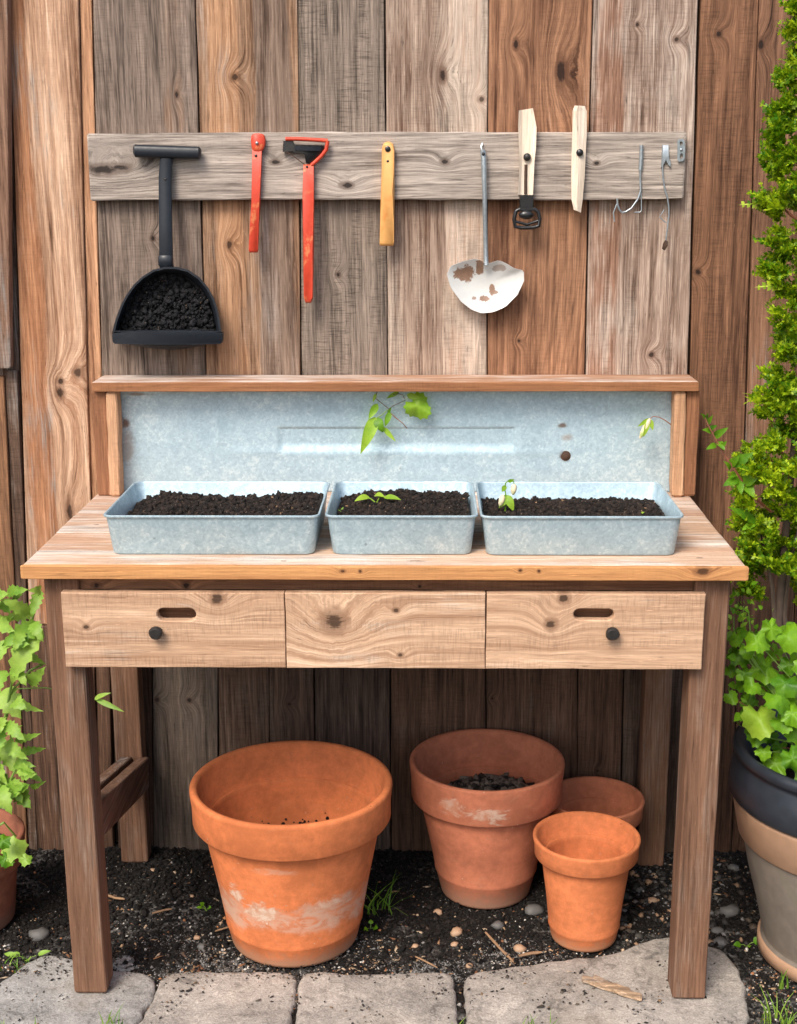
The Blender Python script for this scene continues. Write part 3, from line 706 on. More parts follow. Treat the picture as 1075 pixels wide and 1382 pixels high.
def stadium(cx, cz, w, h, seg=7):
    r = h / 2; L = []
    for k in range(seg + 1):
        a = -math.pi / 2 + math.pi * k / seg; L.append((cx + w / 2 - r + r * math.cos(a), cz + r * math.sin(a)))
    for k in range(seg + 1):
        a = math.pi / 2 + math.pi * k / seg; L.append((cx - w / 2 + r + r * math.cos(a), cz + r * math.sin(a)))
    return L
def drawer_front(xa, xb, z0, z1, slot, mat, yf=.008, th=.019):
    bm = bmesh.new(); c = .0012
    nx, nz = 10, 4
    out = []
    for k in range(nx): out.append((xa + (xb - xa) * k / nx, z0))
    for k in range(nz): out.append((xb, z0 + (z1 - z0) * k / nz))
    for k in range(nx): out.append((xb - (xb - xa) * k / nx, z1))
    for k in range(nz): out.append((xa, z1 - (z1 - z0) * k / nz))
    out = [(x + rng.uniform(-.0007, .0007), z + rng.uniform(-.0006, .0006)) for x, z in out]
    mx, mz = (xa + xb) / 2, (z0 + z1) / 2
    ins = [(x - math.copysign(c, x - mx) if abs(abs(x - mx) - (xb - xa) / 2) < .002 else x, z - math.copysign(c, z - mz) if abs(abs(z - mz) - (z1 - z0) / 2) < .002 else z) for x, z in out]
    def loop(pts, y):
        vs = [bm.verts.new((x, y, z)) for x, z in pts]
        return vs, [bm.edges.new((vs[i], vs[(i + 1) % len(vs)])) for i in range(len(vs))]
    def wall(A, B):
        for i in range(len(A)): bm.faces.new((A[i], A[(i + 1) % len(A)], B[(i + 1) % len(A)], B[i]))
    f0, e0 = loop(ins, yf); f1, e1 = loop(out, yf + c); f2, e2 = loop(out, yf + th)
    wall(f0, f1); wall(f1, f2)
    fe, be = list(e0), list(e2)
    if slot:
        big = stadium(slot[0], slot[1], slot[2] + .004, slot[3] + .004); sm = stadium(*slot)
        s0, g0 = loop(big, yf); s1, g1 = loop(sm, yf + .002); s2, g2 = loop(sm, yf + th)
        wall(s0, s1); wall(s1, s2); fe += g0; be += g2
    bmesh.ops.triangle_fill(bm, edges=fe, use_beauty=True, normal=(0, -1, 0)); bmesh.ops.triangle_fill(bm, edges=be, use_beauty=True, normal=(0, 1, 0))
    return bmobj('drawer', bm, mat, bench)
kd = lambda x, y, r, el=1.3: kn(x, y, r, el, .008)
XA = [P(85, 850, .008).x, P(384.3, 850, .008).x, P(385.6, 850, .008).x, P(654.6, 850, .008).x, P(656, 850, .008).x, P(949.5, 850, .008).x]
ZD1, ZD0 = P(500, 801, .008).z, P(500, 902, .008).z
sl = lambda x0, x1, y0, y1: ((P(x0, y0, .008).x + P(x1, y0, .008).x) / 2, (P(x0, y0, .008).z + P(x0, y1, .008).z) / 2, P(x1, y0, .008).x - P(x0, y0, .008).x, P(x0, y0, .008).z - P(x0, y1, .008).z)
DL, DD = (225, 189, 157), (171, 130, 100)
dk = [[kd(293, 808, .010, 1.1), kd(116, 846, .004, 1.2)], [kd(450, 839, .018, 1.05), kd(534, 824, .004, 1.4), kd(540, 884, .004, 1.3)], [kd(761, 808, .009, 1.), kd(743, 843, .0095, 1.)]]
slots = [sl(211, 264, 821, 838), None, sl(774, 829, 822, 837)]
knobs = [(209, 856), None, (827, 857)]
for i in range(3):
    d = drawer_front(XA[2 * i], XA[2 * i + 1], ZD0, ZD1, slots[i], wood('drawer_wood', DL, DD, grey=(196, 178, 162), ga=.24, axis='X', saw=.45, rings=[24, 32, 22][i], ra=.85, rk=0, knots=dk[i], crack=.4))
    b = MB(); xa, xb = XA[2 * i] + .02, XA[2 * i + 1] - .02
    if i == 0: xa = -.552
    if i == 2: xb = .56
    yb = .0272
    b.box(xa, xb, .06, .55, ZD0 + .012, ZD0 + .02); b.box(xa, xa + .012, .06, .55, ZD0 + .0205, ZD1 - .02); b.box(xb - .012, xb, .06, .55, ZD0 + .0205, ZD1 - .02); b.box(xa + .0122, xb - .0122, .52, .532, ZD0 + .0205, ZD1 - .02)
    b.box(xa + .001, xb - .001, yb + .012, yb + .020, ZD0 + .0205, ZD1 - .02)
    b.build('drawer_box', wood('drawer_box_wood', (150, 108, 80), (90, 62, 46), axis='X', ga=.1), d)
    if knobs[i]:
        p = P(*knobs[i], -.012); k = MB()
        prof = [(.0, .0), (.0095, .0005), (.0125, .004), (.0125, .011), (.0105, .014), (.006, .016), (.006, .021)]
        loops = []
        for r, t in prof[1:]:
            loops.append([(p.x + r * math.cos(a) * (1 + .06 * math.sin(3 * a + i)), -.013 + t, p.z + r * math.sin(a) * (1 + .05 * math.cos(2 * a))) for a in np.linspace(0, 2 * math.pi, 14, endpoint=False)])
        k.loft(loops); k.build('knob', M['darkiron'], d, smooth=True)

# the shelf and its galvanised back
YH = .54
zs1, zs0 = P(530, 515, YH).z, P(530, 528, YH).z
bpart('shelf_board', (P(124.5, 520, YH).x, (YH + .643) / 2, (zs1 + zs0) / 2), (P(942, 520, YH).x, (YH + .643) / 2, (zs1 + zs0) / 2), (0, 1, 0), .643 - YH, (0, 0, 1), zs1 - zs0,
      wood('shelf_wood', (200, 160, 130), (140, 100, 76), grey=(206, 196, 188), ga=.45, axis='X', rk=0, saw=.15), n=20, ch=.0014, jit=.0006)
bpart('shelf_edge', (P(124.5, 520, YH).x, YH - .003, (zs1 + zs0) / 2 - .0006), (P(942, 520, YH).x, YH - .003, (zs1 + zs0) / 2 - .0006), (0, 0, 1), zs1 - zs0 - .001, (0, 1, 0), .0055,
      wood('shelf_wood', (178, 124, 84), (126, 82, 56), ga=.08, axis='X', rk=0), n=20, ch=.001, jit=.0004)
upw = lambda: wood('upright_wood', (170, 118, 84), (118, 78, 56), ga=.08, rk=0, saw=.2)
ziu = zs0 - .0008
for xa, xb in ((-.644, -.614), (.633, .662)):
    bpart('upright', ((xa + xb) / 2, (.549 + .64) / 2, ziu), ((xa + xb) / 2, (.549 + .64) / 2, H + .001), (1, 0, 0), xb - xa, (0, 1, 0), .64 - .549, upw(), n=8, ch=.0015)
for xa, xb in ((-.6125, -.588), (.607, .6315)):
    bpart('inner_strip', ((xa + xb) / 2, .562, ziu - .001), ((xa + xb) / 2 + (-.004 if xa < 0 else .004), .562, H + .001), (1, 0, 0), xb - xa, (0, 1, 0), .042, wood('strip_wood', (222, 178, 140), (172, 126, 94), grey=(200, 170, 145), ga=.15, rk=0, saw=.3), n=8, ch=.003, jit=.0012)
YP = .592
def metal_panel():
    xa, xb, z0, z1 = -.6105, .629, H + .001, zs0 - .001
    xs = sorted(set(list(np.linspace(xa, xb, 70)) + [P(x, 590, YP).x for x in (375, 379, 691, 695, 292, 294, 760)]))
    zs = sorted(set(list(np.linspace(z0, z1, 64)) + [P(530, y, YP).z for y in (575.5, 578, 606, 610)]))
    ex0, ex1 = P(375, 590, YP).x, P(695, 590, YP).x
    zt_, zb_ = P(530, 577, YP).z, P(530, 608, YP).z
    rx1 = P(770, 590, YP).x; rx0 = P(300, 590, YP).x
    v = []
    for z in zs:
        for x in xs:
            y = YP + .0012 * mnoise.noise(Vector((x * 5, 0, z * 8)))
            # pressed pocket: crisp step at the top, a long soft roll at its foot
            tz = min(max((zt_ + .0015 - z) / .003, 0), 1); bz = min(max((z - zb_ + .012) / .030, 0), 1); bz = bz * bz * (3 - 2 * bz)
            tx = min(max((x - ex0) / .004, 0), 1) * min(max((ex1 - x) / .004, 0), 1)
            bx = min(max((x - rx0) / .03, 0), 1) * min(max((rx1 - x) / .03, 0), 1)
            y += .0045 * tz * bz * tx
            y -= .0008 * math.exp(-((z - zb_ + .004) / .010) ** 2) * bx
            if abs(x - P(293, 575, YP).x) < .001 and P(293, 600, YP).z < z < P(293, 556, YP).z: y -= .0012
            v.append((x, y, z))
    n = len(xs); f = [(j * n + i, j * n + i + 1, (j + 1) * n + i + 1, (j + 1) * n + i) for j in range(len(zs) - 1) for i in range(n - 1)]
    o = mesh('metal_panel', v, f, galv('galvanised_sheet', stains=[(P(169, 572, YP), .014, .014, (.16, .07, .035, 1), .9), (P(171, 600, YP), .018, .055, (.32, .27, .24, 1), .6), (P(757, 574, YP), .012, .007, (.16, .10, .07, 1), .9), (P(764, 590, YP), .016, .010, (.35, .25, .2, 1), .6), (P(763, 615, YP), .013, .013, (.13, .075, .05, 1), .9), (P(190, 532, YP), .03, .004, (.25, .14, .08, 1), .7)]), bench, smooth=True)
    md = o.modifiers.new('thick', 'SOLIDIFY'); md.thickness = .0015; md.offset = 1
    return o
panel = metal_panel()
p = P(763, 615, YP); b = MB()
b.loft([[(p.x + r * math.cos(a), YP - .001 - t, p.z + r * math.sin(a)) for a in np.linspace(0, 2 * math.pi, 14, endpoint=False)] for r, t in ((.0115, 0), (.0115, .0012), (.0085, .0016), (.007, .0022), (.0068, .005), (.004, .0065))])
b.build('bolt', M['rust'], panel, smooth=True)
bpart('panel_backing', (-.61, .62, (H + ziu) / 2), (.63, .62, (H + ziu) / 2), (0, 0, 1), ziu - H - .004, (0, 1, 0), .012, wood('apron_wood', (120, 90, 70), (70, 50, 40), axis='X'), n=3)

# ------------------------------------------------------------------ trays with soil
def rrect(x0, x1, y0, y1, r, z, seg=6):
    L = []
    for cx, cy, a0 in ((x1 - r, y0 + r, -90), (x1 - r, y1 - r, 0), (x0 + r, y1 - r, 90), (x0 + r, y0 + r, 180)):
        for k in range(seg + 1):
            a = R(a0 + 90 * k / seg); L.append((cx + r * math.cos(a), cy + r * math.sin(a), z))
    return L
TH = .0775
def tray(x0, x1, y0, y1, label, tilt=0.):
    """x0..y1 = outer edge of the rolled rim"""
    t = MB(); z = H + .0006; i = .012
    loops = []
    def lp(ins, zz, r): loops.append([(a, b + mnoise.noise(Vector((a * 7, b * 7, x0))) * .0012, c) for a, b, c in rrect(x0 + ins, x1 - ins, y0 + ins, y1 - ins, max(r, .002), zz)])
    lp(i + .006, z, .014); lp(i + .0015, z + .001, .017); lp(i, z + .004, .018); lp(.0042, z + TH - .0065, .018); lp(.0026, z + TH - .0058, .018)
    lp(.0006, z + TH - .0046, .018); lp(0., z + TH - .0025, .018); lp(.0006, z + TH - .0005, .018); lp(.0022, z + TH, .018); lp(.0038, z + TH - .0007, .0175); lp(.0048, z + TH - .003, .017)
    lp(i + .0012, z + .005, .016); lp(i + .004, z + .0022, .014)
    t.loft(loops)
    o = t.build('seed_tray', galv('galvanised_tray', tint=(.41, .54, .605)), None, smooth=True, base=True)
    return tag(o, label, 'tray', 'galvanised seed trays on the bench')
def tray_soil(x0, x1, y0, y1, hf, label, seed):
    ins = .0125; xa, xb, ya, yb = x0 + ins, x1 - ins, y0 + ins, y1 - ins
    nx, ny = int((xb - xa) / .0035), int((yb - ya) / .0035)
    v = []
    def ht(x, y):
        n = mnoise.noise(Vector((x * 35 + seed, y * 35, 1))) * .006 + mnoise.noise(Vector((x * 90 + seed, y * 90, 4))) * .0035 + mnoise.noise(Vector((x * 240, y * 240, 9))) * .002
        return H + hf((x - xa) / (xb - xa), (y - ya) / (yb - ya)) + n
    def pull(x, y, r=.017):
        cx = min(max(x, xa + r), xb - r); cy = min(max(y, ya + r), yb - r); d = math.hypot(x - cx, y - cy)
        return (x, y) if d <= r else (cx + (x - cx) * r / d, cy + (y - cy) * r / d)
    for j in range(ny + 1):
        for i_ in range(nx + 1):
            x, y = pull(xa + (xb - xa) * i_ / nx, ya + (yb - ya) * j / ny)
            v.append((x, y, ht(x, y)))
    n = nx + 1; f = [(j * n + i_, j * n + i_ + 1, (j + 1) * n + i_ + 1, (j + 1) * n + i_) for j in range(ny) for i_ in range(nx)]
    # skirt down to the tray floor so the soil is a body, not a sheet
    ring = [i_ for i_ in range(n)] + [j * n + nx for j in range(1, ny + 1)] + [ny * n + i_ for i_ in range(nx - 1, -1, -1)] + [j * n for j in range(ny - 1, 0, -1)]
    b0 = len(v)
    mx_, my_ = (xa + xb) / 2, (ya + yb) / 2
    for k in ring: v.append((mx_ + (v[k][0] - mx_) * .955, my_ + (v[k][1] - my_) * .955, H + .007))
    for k in range(len(ring)): k2 = (k + 1) % len(ring); f.append((ring[k], b0 + k, b0 + k2, ring[k2]))
    f.append(tuple(b0 + k for k in range(len(ring)))[::-1])
    o = mesh('potting_soil', v, f, M['traysoil'], smooth=True)
    tag(o, label, 'soil', kind='stuff')
    N = int((xb - xa) * (yb - ya) * 26000)
    u = nrs.uniform(.01, .99, (N, 2)); pos = []; 
    for a, b in u:
        x, y = pull(xa + a * (xb - xa), ya + b * (yb - ya)); pos.append((x, y, ht(x, y) + .0008))
    s = np.minimum(nrs.gamma(2.5, .0009, N) + .0010, .0055)
    sc = np.stack([s * nrs.uniform(.7, 1.8, N), s, s * nrs.uniform(.5, 1., N)], 1)
    bv, bf = ico(); bv2, bf2 = OCT
    cr = scatter_mesh('soil_crumbs', bv, bf, pos, sc, M['traycrumb'], o, jitter=.3); cr['kind'] = 'stuff'
    # perlite and bark flecks
    k = nrs.choice(N, 26, replace=False); pp = np.array(pos)[k] + (0, 0, .0015)
    s = nrs.uniform(.0012, .003, 26)
    fl = scatter_mesh('bark_flecks', bv2, bf2, pp, np.stack([s * 1.6, s, s * .5], 1), M['chip'], o); fl['kind'] = 'stuff'
    return ht
OCT = (np.array([(1, 0, 0), (-1, 0, 0), (0, 1, 0), (0, -1, 0), (0, 0, 1), (0, 0, -1)], float), np.array([(0, 2, 4), (2, 1, 4), (1, 3, 4), (3, 0, 4), (2, 0, 5), (1, 2, 5), (3, 1, 5), (0, 3, 5)]))
ZR = H + TH
tx = [G(136.5, 696, ZR).x, G(431, 696, ZR).x, G(437, 697, ZR).x, G(645.5, 697, ZR).x, G(648, 697, ZR).x, G(923, 695, ZR).x]
TY0, TY1 = .063, .352
bump2 = lambda u, v, cu, cv, s: math.exp(-((u - cu) ** 2 + (v - cv) ** 2) / s)
edge_drop = lambda u, v: min(u, 1 - u, v, 1 - v)
tray(tx[0], tx[1], TY0, TY1, 'wide galvanised tray filled evenly with bare dark soil')
h1 = tray_soil(tx[0], tx[1], TY0, TY1, lambda u, v: .052 - .012 * max(0, .12 - u) / .12 + .004 * math.sin(u * 9), 'bare dark potting soil level in the wide tray without seedlings', 3)
tray(tx[2], tx[3], TY0 + .002, TY1 + .002, 'smallest galvanised tray, set between the two wider trays')
h2 = tray_soil(tx[2], tx[3], TY0 + .002, TY1 + .002, lambda u, v: .054 + .008 * bump2(u, v, .5, .9, .1) - .012 * max(0, .2 - u) / .2, 'dark potting soil with a flattened green sprout in the smallest tray', 8)
tray(tx[4], tx[5], TY0 - .001, TY1 + .001, 'wide galvanised tray with mounded soil and a drooping seedling')
h3 = tray_soil(tx[4], tx[5], TY0 - .001, TY1 + .001, lambda u, v: .043 + .012 * bump2(u, v, .52, .6, .05) + .004 * bump2(u, v, .85, .5, .05), 'mounded dark potting soil around the drooping seedling', 15)

# ------------------------------------------------------------------ leaves
def leaf_geo(base, tip, w, nrm=(0, -1, 0), bend=0., fold=.25, n=7, wav=0., shape=1., jag=0.):
    """a pointed blade from base to tip: returns verts, faces (three rows, folded along the midrib)"""
    base, tip, nrm = Vector(base), Vector(tip), Vector(nrm).normalized()
    t = tip - base; L = t.length; t = t / max(L, 1e-6)
    side = t.cross(nrm)
    if side.length < 1e-4: side = t.cross(Vector((1, 0, 0)))
    side.normalize(); nn = side.cross(t)
    v, f = [], []
    for i in range(n + 1):
        q = i / n
        ww = w / 2 * (math.sin(math.pi * min(1, q ** (.75 * shape) * .98 + .02)) ** .8) * (1 - .25 * q)
        if 0 < i < n: ww *= 1 + jag * (1 if i % 2 else -1)
        mid = base + t * (L * q) + nn * (bend * L * math.sin(math.pi * q))
        z = wav * w * math.sin(q * 14)
        v += [mid + side * ww + nn * (fold * ww + z), mid, mid - side * ww + nn * (fold * ww - z)]
    for i in range(n):
        a = i * 3; f += [(a, a + 1, a + 4, a + 3), (a + 1, a + 2, a + 5, a + 4)]
    return v, f
def leaf(parent, base, tip, w, mat='leaf', name='leaf', **kw):
    v, f = leaf_geo(base, tip, w, **kw); return mesh(name, v, f, M[mat], parent, smooth=True)
def lobed_geo(c, rad, nrm, up, lobes=5, seed=0, cup=.15, stem=None):
    """a broad crinkled, toothed leaf"""
    c, nrm = Vector(c), Vector(nrm).normalized(); up = Vector(up); up = (up - nrm * up.dot(nrm)).normalized(); sd = up.cross(nrm)
    rr = random.Random(seed); ph = rr.random() * 6
    n = 30; rings = (.33, .66, 1.)
    v = [c]; f = []
    for k, q in enumerate(rings):
        for i in range(n):
            a = 2 * math.pi * i / n
            lob = .74 + .26 * abs(math.cos(a * lobes / 2)) ** .7
            notch = 1 - .38 * math.exp(-((a - math.pi) / .28) ** 2)
            tooth = 1 + (.075 * (1 if i % 2 else -1) if k == 2 else 0)
            r = rad * q * (1 + (lob * notch * tooth - 1) * q) * (1 + .05 * math.sin(3 * a + ph))
            z = cup * rad * q * q * math.cos(2 * a + ph) * .9 + .10 * rad * q * math.sin(lobes * a + ph) - cup * rad * q * q * .6
            z += .04 * rad * (1 if i % 2 else -1) * (k == 1) - .10 * rad * q * abs(math.sin(lobes * a / 2))
            v.append(c + up * (r * math.cos(a)) + sd * (r * math.sin(a) * .95) + nrm * z)
    for i in range(n):
        j = (i + 1) % n; f.append((0, 1 + i, 1 + j))
        for k in range(2): b = 1 + k * n; f.append((b + i, b + n + i, b + n + j, b + j))
    return v, f
def stem(parent, pts, rad, mat='stem', name='stem', seg=6):
    m = MB(); m.tube(pts, rad, seg); return m.build(name, M[mat], parent, smooth=True)

# seedlings and sprigs on the bench
s2 = lambda x, y, lift=.003: Vector((0, 0, lift)) + (lambda g: Vector((g.x, g.y, h2(g.x, g.y))))(G(x, y, H + .062))
b0 = s2(508, 678, .002)
sp = empty('seedling', b0, 'green sprout lying flat on the soil of the smallest tray', 'seedling')
stem(sp, [b0, s2(500, 676, .008), s2(492, 675, .012)], .0012, 'palegreen')
stem(sp, [b0 + Vector((0, 0, .002)), s2(512, 673, .010), s2(520, 675, .011)], .0012, 'palegreen')
leaf(sp, s2(498, 675, .011), s2(478, 677, .009), .016, 'palegreen', nrm=(0, -.6, .8), bend=.12)
leaf(sp, s2(505, 673, .012), s2(520, 675, .010), .013, 'palegreen', nrm=(0, -.6, .8), bend=.2)
leaf(sp, s2(518, 675, .010), s2(541, 677, .007), .014, 'palegreen', nrm=(0, -.6, .8), bend=.1)
p0 = s2(459, 677, .001); sp = empty('seedling', p0, 'tiny two-tone sprout at the rim of the smallest tray', 'seedling')
leaf(sp, p0 + Vector((0, 0, .001)), s2(463, 676, .006), .006, 'palegreen', nrm=(0, -.7, .7)); leaf(sp, p0, s2(456, 676, .005), .005, 'palegreen', nrm=(0, -.7, .7))
g3 = G(682, 690, H + .05); g3.y += .02; base3 = Vector((g3.x, g3.y, h3(g3.x, g3.y) - .002)); YS = g3.y
q3 = lambda x, y, dy=0.: P(x, y, YS + dy)
sp = empty('seedling', base3, 'drooping seedling with cream buds in the tray with mounded soil', 'seedling')
stem(sp, [base3, q3(683, 672), q3(681, 660), q3(682, 652), q3(687, 648), q3(693, 650), q3(694, 656)], [.0016, .0015, .0014, .0013, .0012, .0011, .001], 'palegreen')
leaf(sp, q3(683, 668), q3(673, 686, -.006), .017, 'palegreen', bend=.1, fold=.4); leaf(sp, q3(684, 668), q3(693, 690, -.008), .018, 'palegreen', bend=.1, fold=.3)
leaf(sp, q3(682, 655), q3(677, 664, -.003), .011, 'palegreen'); leaf(sp, q3(685, 650), q3(694, 647, -.003), .008, 'palegreen')
def bud(parent, a, b, r):
    m = MB(); a, b = Vector(a), Vector(b); m.tube([a.lerp(b, t) for t in (0, .15, .4, .7, .9, 1)], [r * .3, r * .8, r, r * .85, r * .5, r * .12], 8); return m.build('bud', M['bud'], parent, smooth=True)
bud(sp, q3(694, 653), q3(692, 668, -.003), .006); bud(sp, q3(679, 668, -.004), q3(674, 684, -.008), .006)
p0 = q3(862, 690); gg = G(861, 688, H + .055); p0 = Vector((gg.x, gg.y, h3(gg.x, gg.y)))
sp = empty('seedling', p0, 'small green shoot by the corner of the mounded tray', 'seedling')
leaf(sp, p0 - Vector((0, 0, .001)), p0 + Vector((.012, -.004, .005)), .007, 'palegreen', nrm=(0, -.6, .8)); leaf(sp, p0, p0 + Vector((-.008, -.003, .005)), .005, 'palegreen', nrm=(0, -.6, .8))

YV = .562
q = lambda x, y, dy=0.: P(x, y, YV + dy)
vb = P(509, 530, YV); vb.z = zs0
vine = empty('leafy_sprig', vb, 'leafy green vine sprig hanging from the shelf over the metal panel', 'sprig')
stem(vine, [vb, q(507, 538), q(516, 545), q(525, 552)], .0010, 'bark'); stem(vine, [q(523, 553), q(515, 560), q(507, 565), q(500, 569)], .0011)
stem(vine, [q(524, 552), q(530, 548), q(538, 544), q(547, 540)], .0008, 'bark'); stem(vine, [q(525, 556), q(534, 564), q(543, 571), q(549, 578, .02)], .0010, 'redstem')
stem(vine, [q(530, 533), q(537, 531), q(543, 533), q(546, 538)], .0008, 'bark')
leaf(vine, q(507, 531), q(503, 543, -.004), .008, 'palegreen'); leaf(vine, q(509, 545), q(497, 566, -.01), .018, 'palegreen', bend=-.1, fold=.5)
leaf(vine, q(506, 563), q(486, 613, -.012), .030, 'palegreen', bend=.12, fold=.35, shape=.8, n=9)
leaf(vine, q(508, 564), q(517, 584, -.008), .024, 'leaf', bend=.2); leaf(vine, q(526, 556), q(519, 576, -.008), .015, 'leaf', bend=.15)
leaf(vine, q(516, 576, -.003), q(534, 596, -.01), .012, 'palegreen'); leaf(vine, q(538, 529), q(521, 538, -.006), .010, 'palegreen', bend=-.2)
leaf(vine, q(523, 558), q(528, 549, -.004), .007, 'leaf')
v, f = lobed_geo(q(564, 548, -.008), .031, (.15, -1, .25), (.75, 0, -.7), 3, 4, .25); mesh('leaf', v, f, M['palegreen'], vine, smooth=True)
leaf(vine, q(549, 533), q(567, 537, -.004), .016, 'palegreen')
vb = P(905, 573, .5405); bs = empty('leafy_sprig', vb, 'wilting pale bud on a thin stalk beside the right wooden strip', 'sprig')
q = lambda x, y, dy=0.: P(x, y, .535 + dy)
stem(bs, [vb, q(897, 567), q(889, 563), q(881, 562), q(876, 566)], [.0014, .0012, .001, .0009, .0009], 'redstem')
bud(bs, q(877, 565), q(863, 592, -.004), .007)
leaf(bs, q(876, 565), q(860, 576, -.006), .010, 'palegreen'); leaf(bs, q(877, 566), q(881, 581, -.005), .012, 'palegreen'); leaf(bs, q(875, 566), q(868, 590, -.008), .013, 'palegreen', bend=.1)

# ------------------------------------------------------------------ terracotta pots
def flower_pot(X, Y, Rr, h, rb, zband, mat, label, name='terracotta_pot', wall=.013, lip=.006, group=None, z0=-.004, ridge=None):
    e = empty(name, (X, Y, z0), label, 'pot', group)
    rt = Rr - .010 * Rr / .17                                   # body radius just under the collar
    zb = z0
    pr = [(0, zb), (rb - .006, zb), (rb - .001, zb + .003), (rb + .001, zb + .009)]
    if ridge:
        rr = rb + (rt - .012 - rb) * (ridge / zband); pr += [(rr + .0005, ridge - .004), (rr + .003, ridge), (rr + .0022, ridge + .004)]
    pr += [(rb + (rt - .012 - rb) * .5, zb + (zband - zb) * .5 + .002), (rt - .012, zband - .002)]
    v, f = lathe(pr + [(rt - .0125, zband), (rt - .02, zband + .001), (rt - .02 - .002, zband), (rt - .024, zband - .01), (rb - wall * .6, zb + .03), (rb - wall * 1.6, zb + .018), (.012, zb + .016), (0, zb + .016)], X, Y, 72, .003)
    b = mesh('body', v, f, mat, e, smooth=True)
    pr = [(rt - .020, zband - .001), (rt - .006, zband - .0015), (Rr - .006, zband), (Rr - .004, zband + .003), (Rr - .0035, (zband + h) / 2), (Rr, h - lip * 1.2), (Rr - .0005, h - lip * .5), (Rr - lip * .4, h - .001), (Rr - lip, h), (Rr - wall + .001, h - .002), (Rr - wall - .002, h - lip), (Rr - wall - .007, zband + .008), (rt - .020, zband - .0008)]
    v, f = lathe(pr, X, Y, 72, .003)
    mesh('rim', v, f, mat, e, smooth=True)
    return e
pot1 = flower_pot(-.202, .263, .210, .353, .134, .275, terracotta('orange_terracotta', (.61, .185, .068), .3, salt=[(.075, .165, .55)], ymax=.25, salt2=[(P(345, 1238, .09), (.045, .09, .028), .8), (P(318, 1213, .12), (.022, .09, .025), .75), (P(440, 1232, .09), (.05, .09, .018), .6), (P(365, 1180, .08), (.05, .09, .008), .22)], foot=.045, mosscol=(.42, .26, .17, 1)), 'largest bright orange terracotta pot with chalky white stains, empty', wall=.015, lip=.008, ridge=.045)
pot2 = flower_pot(.213, .464, .172, .314, .101, .229, terracotta('dusty_terracotta', (.48, .165, .09), .65, salt2=[(P(657, 1100, .30), (.05, .1, .020), .55), (P(610, 1085, .33), (.03, .1, .02), .4)], foot=.06, mosscol=(.36, .22, .15, 1)), 'medium dusty terracotta pot with some dark potting mix inside', ridge=.055)
pot3 = flower_pot(.414, .264, .112, .233, .069, .189, terracotta('clean_terracotta', (.60, .19, .074), .2, foot=.03, mosscol=(.5, .26, .15, 1)), 'small clean orange terracotta pot standing in front of another small pot', wall=.009, lip=.005, ridge=.03)
pot4 = flower_pot(.462, .503, .110, .205, .07, .16, terracotta('pale_terracotta', (.52, .185, .098), .4), 'small pale terracotta pot tucked behind the small clean pot', wall=.009, lip=.005)
def pot_filling(X, Y, r, z, n, label, mound=.02, mat='crumb', s0=.004, dx=0., dy=0., deep=.03):
    v, f = lathe([(0, z + mound), (r * .4, z + mound * .8), (r * .75, z + mound * .35), (r, z), (r * .97, z - deep), (0, z - deep)], X + dx, Y + dy, 40)
    o = mesh('potting_soil', v, f, M['soil'], smooth=True); tag(o, label, 'soil', kind='stuff')
    a = nrs.uniform(0, 6.283, n); rr = r * np.sqrt(nrs.uniform(0, 1, n)) * .97
    pos = np.stack([X + dx + rr * np.cos(a), Y + dy + rr * np.sin(a), z + mound * (1 - (rr / r) ** 2) + .002], 1)
    s = np.minimum(nrs.gamma(3., s0 / 3, n) + .0015, .011)
    c = scatter_mesh('soil_crumbs', ico()[0], ico()[1], pos, np.stack([s * nrs.uniform(.8, 1.8, n), s, s * .6], 1), M[mat], o, jitter=.3); c['kind'] = 'stuff'
    return o
M['mixed'] = soil_mat('mixed_bark_and_gravel', a=(.012, .009, .008), b_=(.22, .17, .14), island=True)
pot_filling(.213, .464, .112, .215, 320, 'dark chunky potting mix inside the medium dusty pot', .028, 'mixed', .008, dx=.012, dy=-.005)
pot_filling(-.202, .263, .148, .166, 160, 'thin dark soil crumbs low inside the largest pot', .004, 'crumb', .006, deep=.012)
n = 26; a = nrs.uniform(R(50), R(125), n); zc = .172 + nrs.gamma(1.3, .011, n); rr = .124 + (zc - .026) * .2033
c_ = scatter_mesh('wall_crumbs', ico()[0], ico()[1], np.stack([-.202 + rr * np.cos(a), .263 + rr * np.sin(a), zc], 1), np.stack([nrs.uniform(.001, .005, n)] * 3, 1), M['crumb'], pot1); c_['kind'] = 'stuff'
# left potted plant
potl = flower_pot(-.925, .31, .135, .20, .10, .135, terracotta('brown_terracotta', (.27, .10, .06), .7, foot=.05, mosscol=(.2, .12, .09, 1)), 'brown terracotta pot of the leafy plant beside the left bench leg', wall=.012)
pot_filling(-.925, .31, .108, .155, 120, 'dark soil in the brown pot beside the left bench leg', .01)

# big planter on the right: a black liner pot set in a taupe one with a tan band
PX, PY = .945, .205
planter = empty('planter', (PX, PY, -.006), 'large taupe planter with tan band and black inner pot beside the bench', 'planter')
M['taupe'] = simple('taupe_glazed_clay', (.20, .17, .14), .55, var=.4, scale=34, bump=.3, col2=(.20, .20, .10), thr=(.55, .8))
M['tan'] = simple('tan_clay_band', (.40, .24, .15), .6, var=.2, scale=40, bump=.15)
M['liner'] = simple('black_liner_plastic', (.022, .027, .036), .42, var=.3, scale=40, bump=.25, spec=.5)
v, f = lathe([(0, -.006), (.158, -.006), (.166, .004), (.168, .03), (.163, .036), (.164, .04), (.180, .11), (.202, .19), (.217, .258), (.217, .262), (.19, .262), (.14, .03), (0, .025)], PX, PY, 80, .004)
mesh('body', v, f, M['taupe'], planter, smooth=True)
v, f = lathe([(.166, .0015), (.1725, .004), (.1725, .028), (.169, .0305), (.166, .0305)], PX, PY, 80, .004); mesh('foot_ring', v, f, M['tan'], planter, smooth=True)
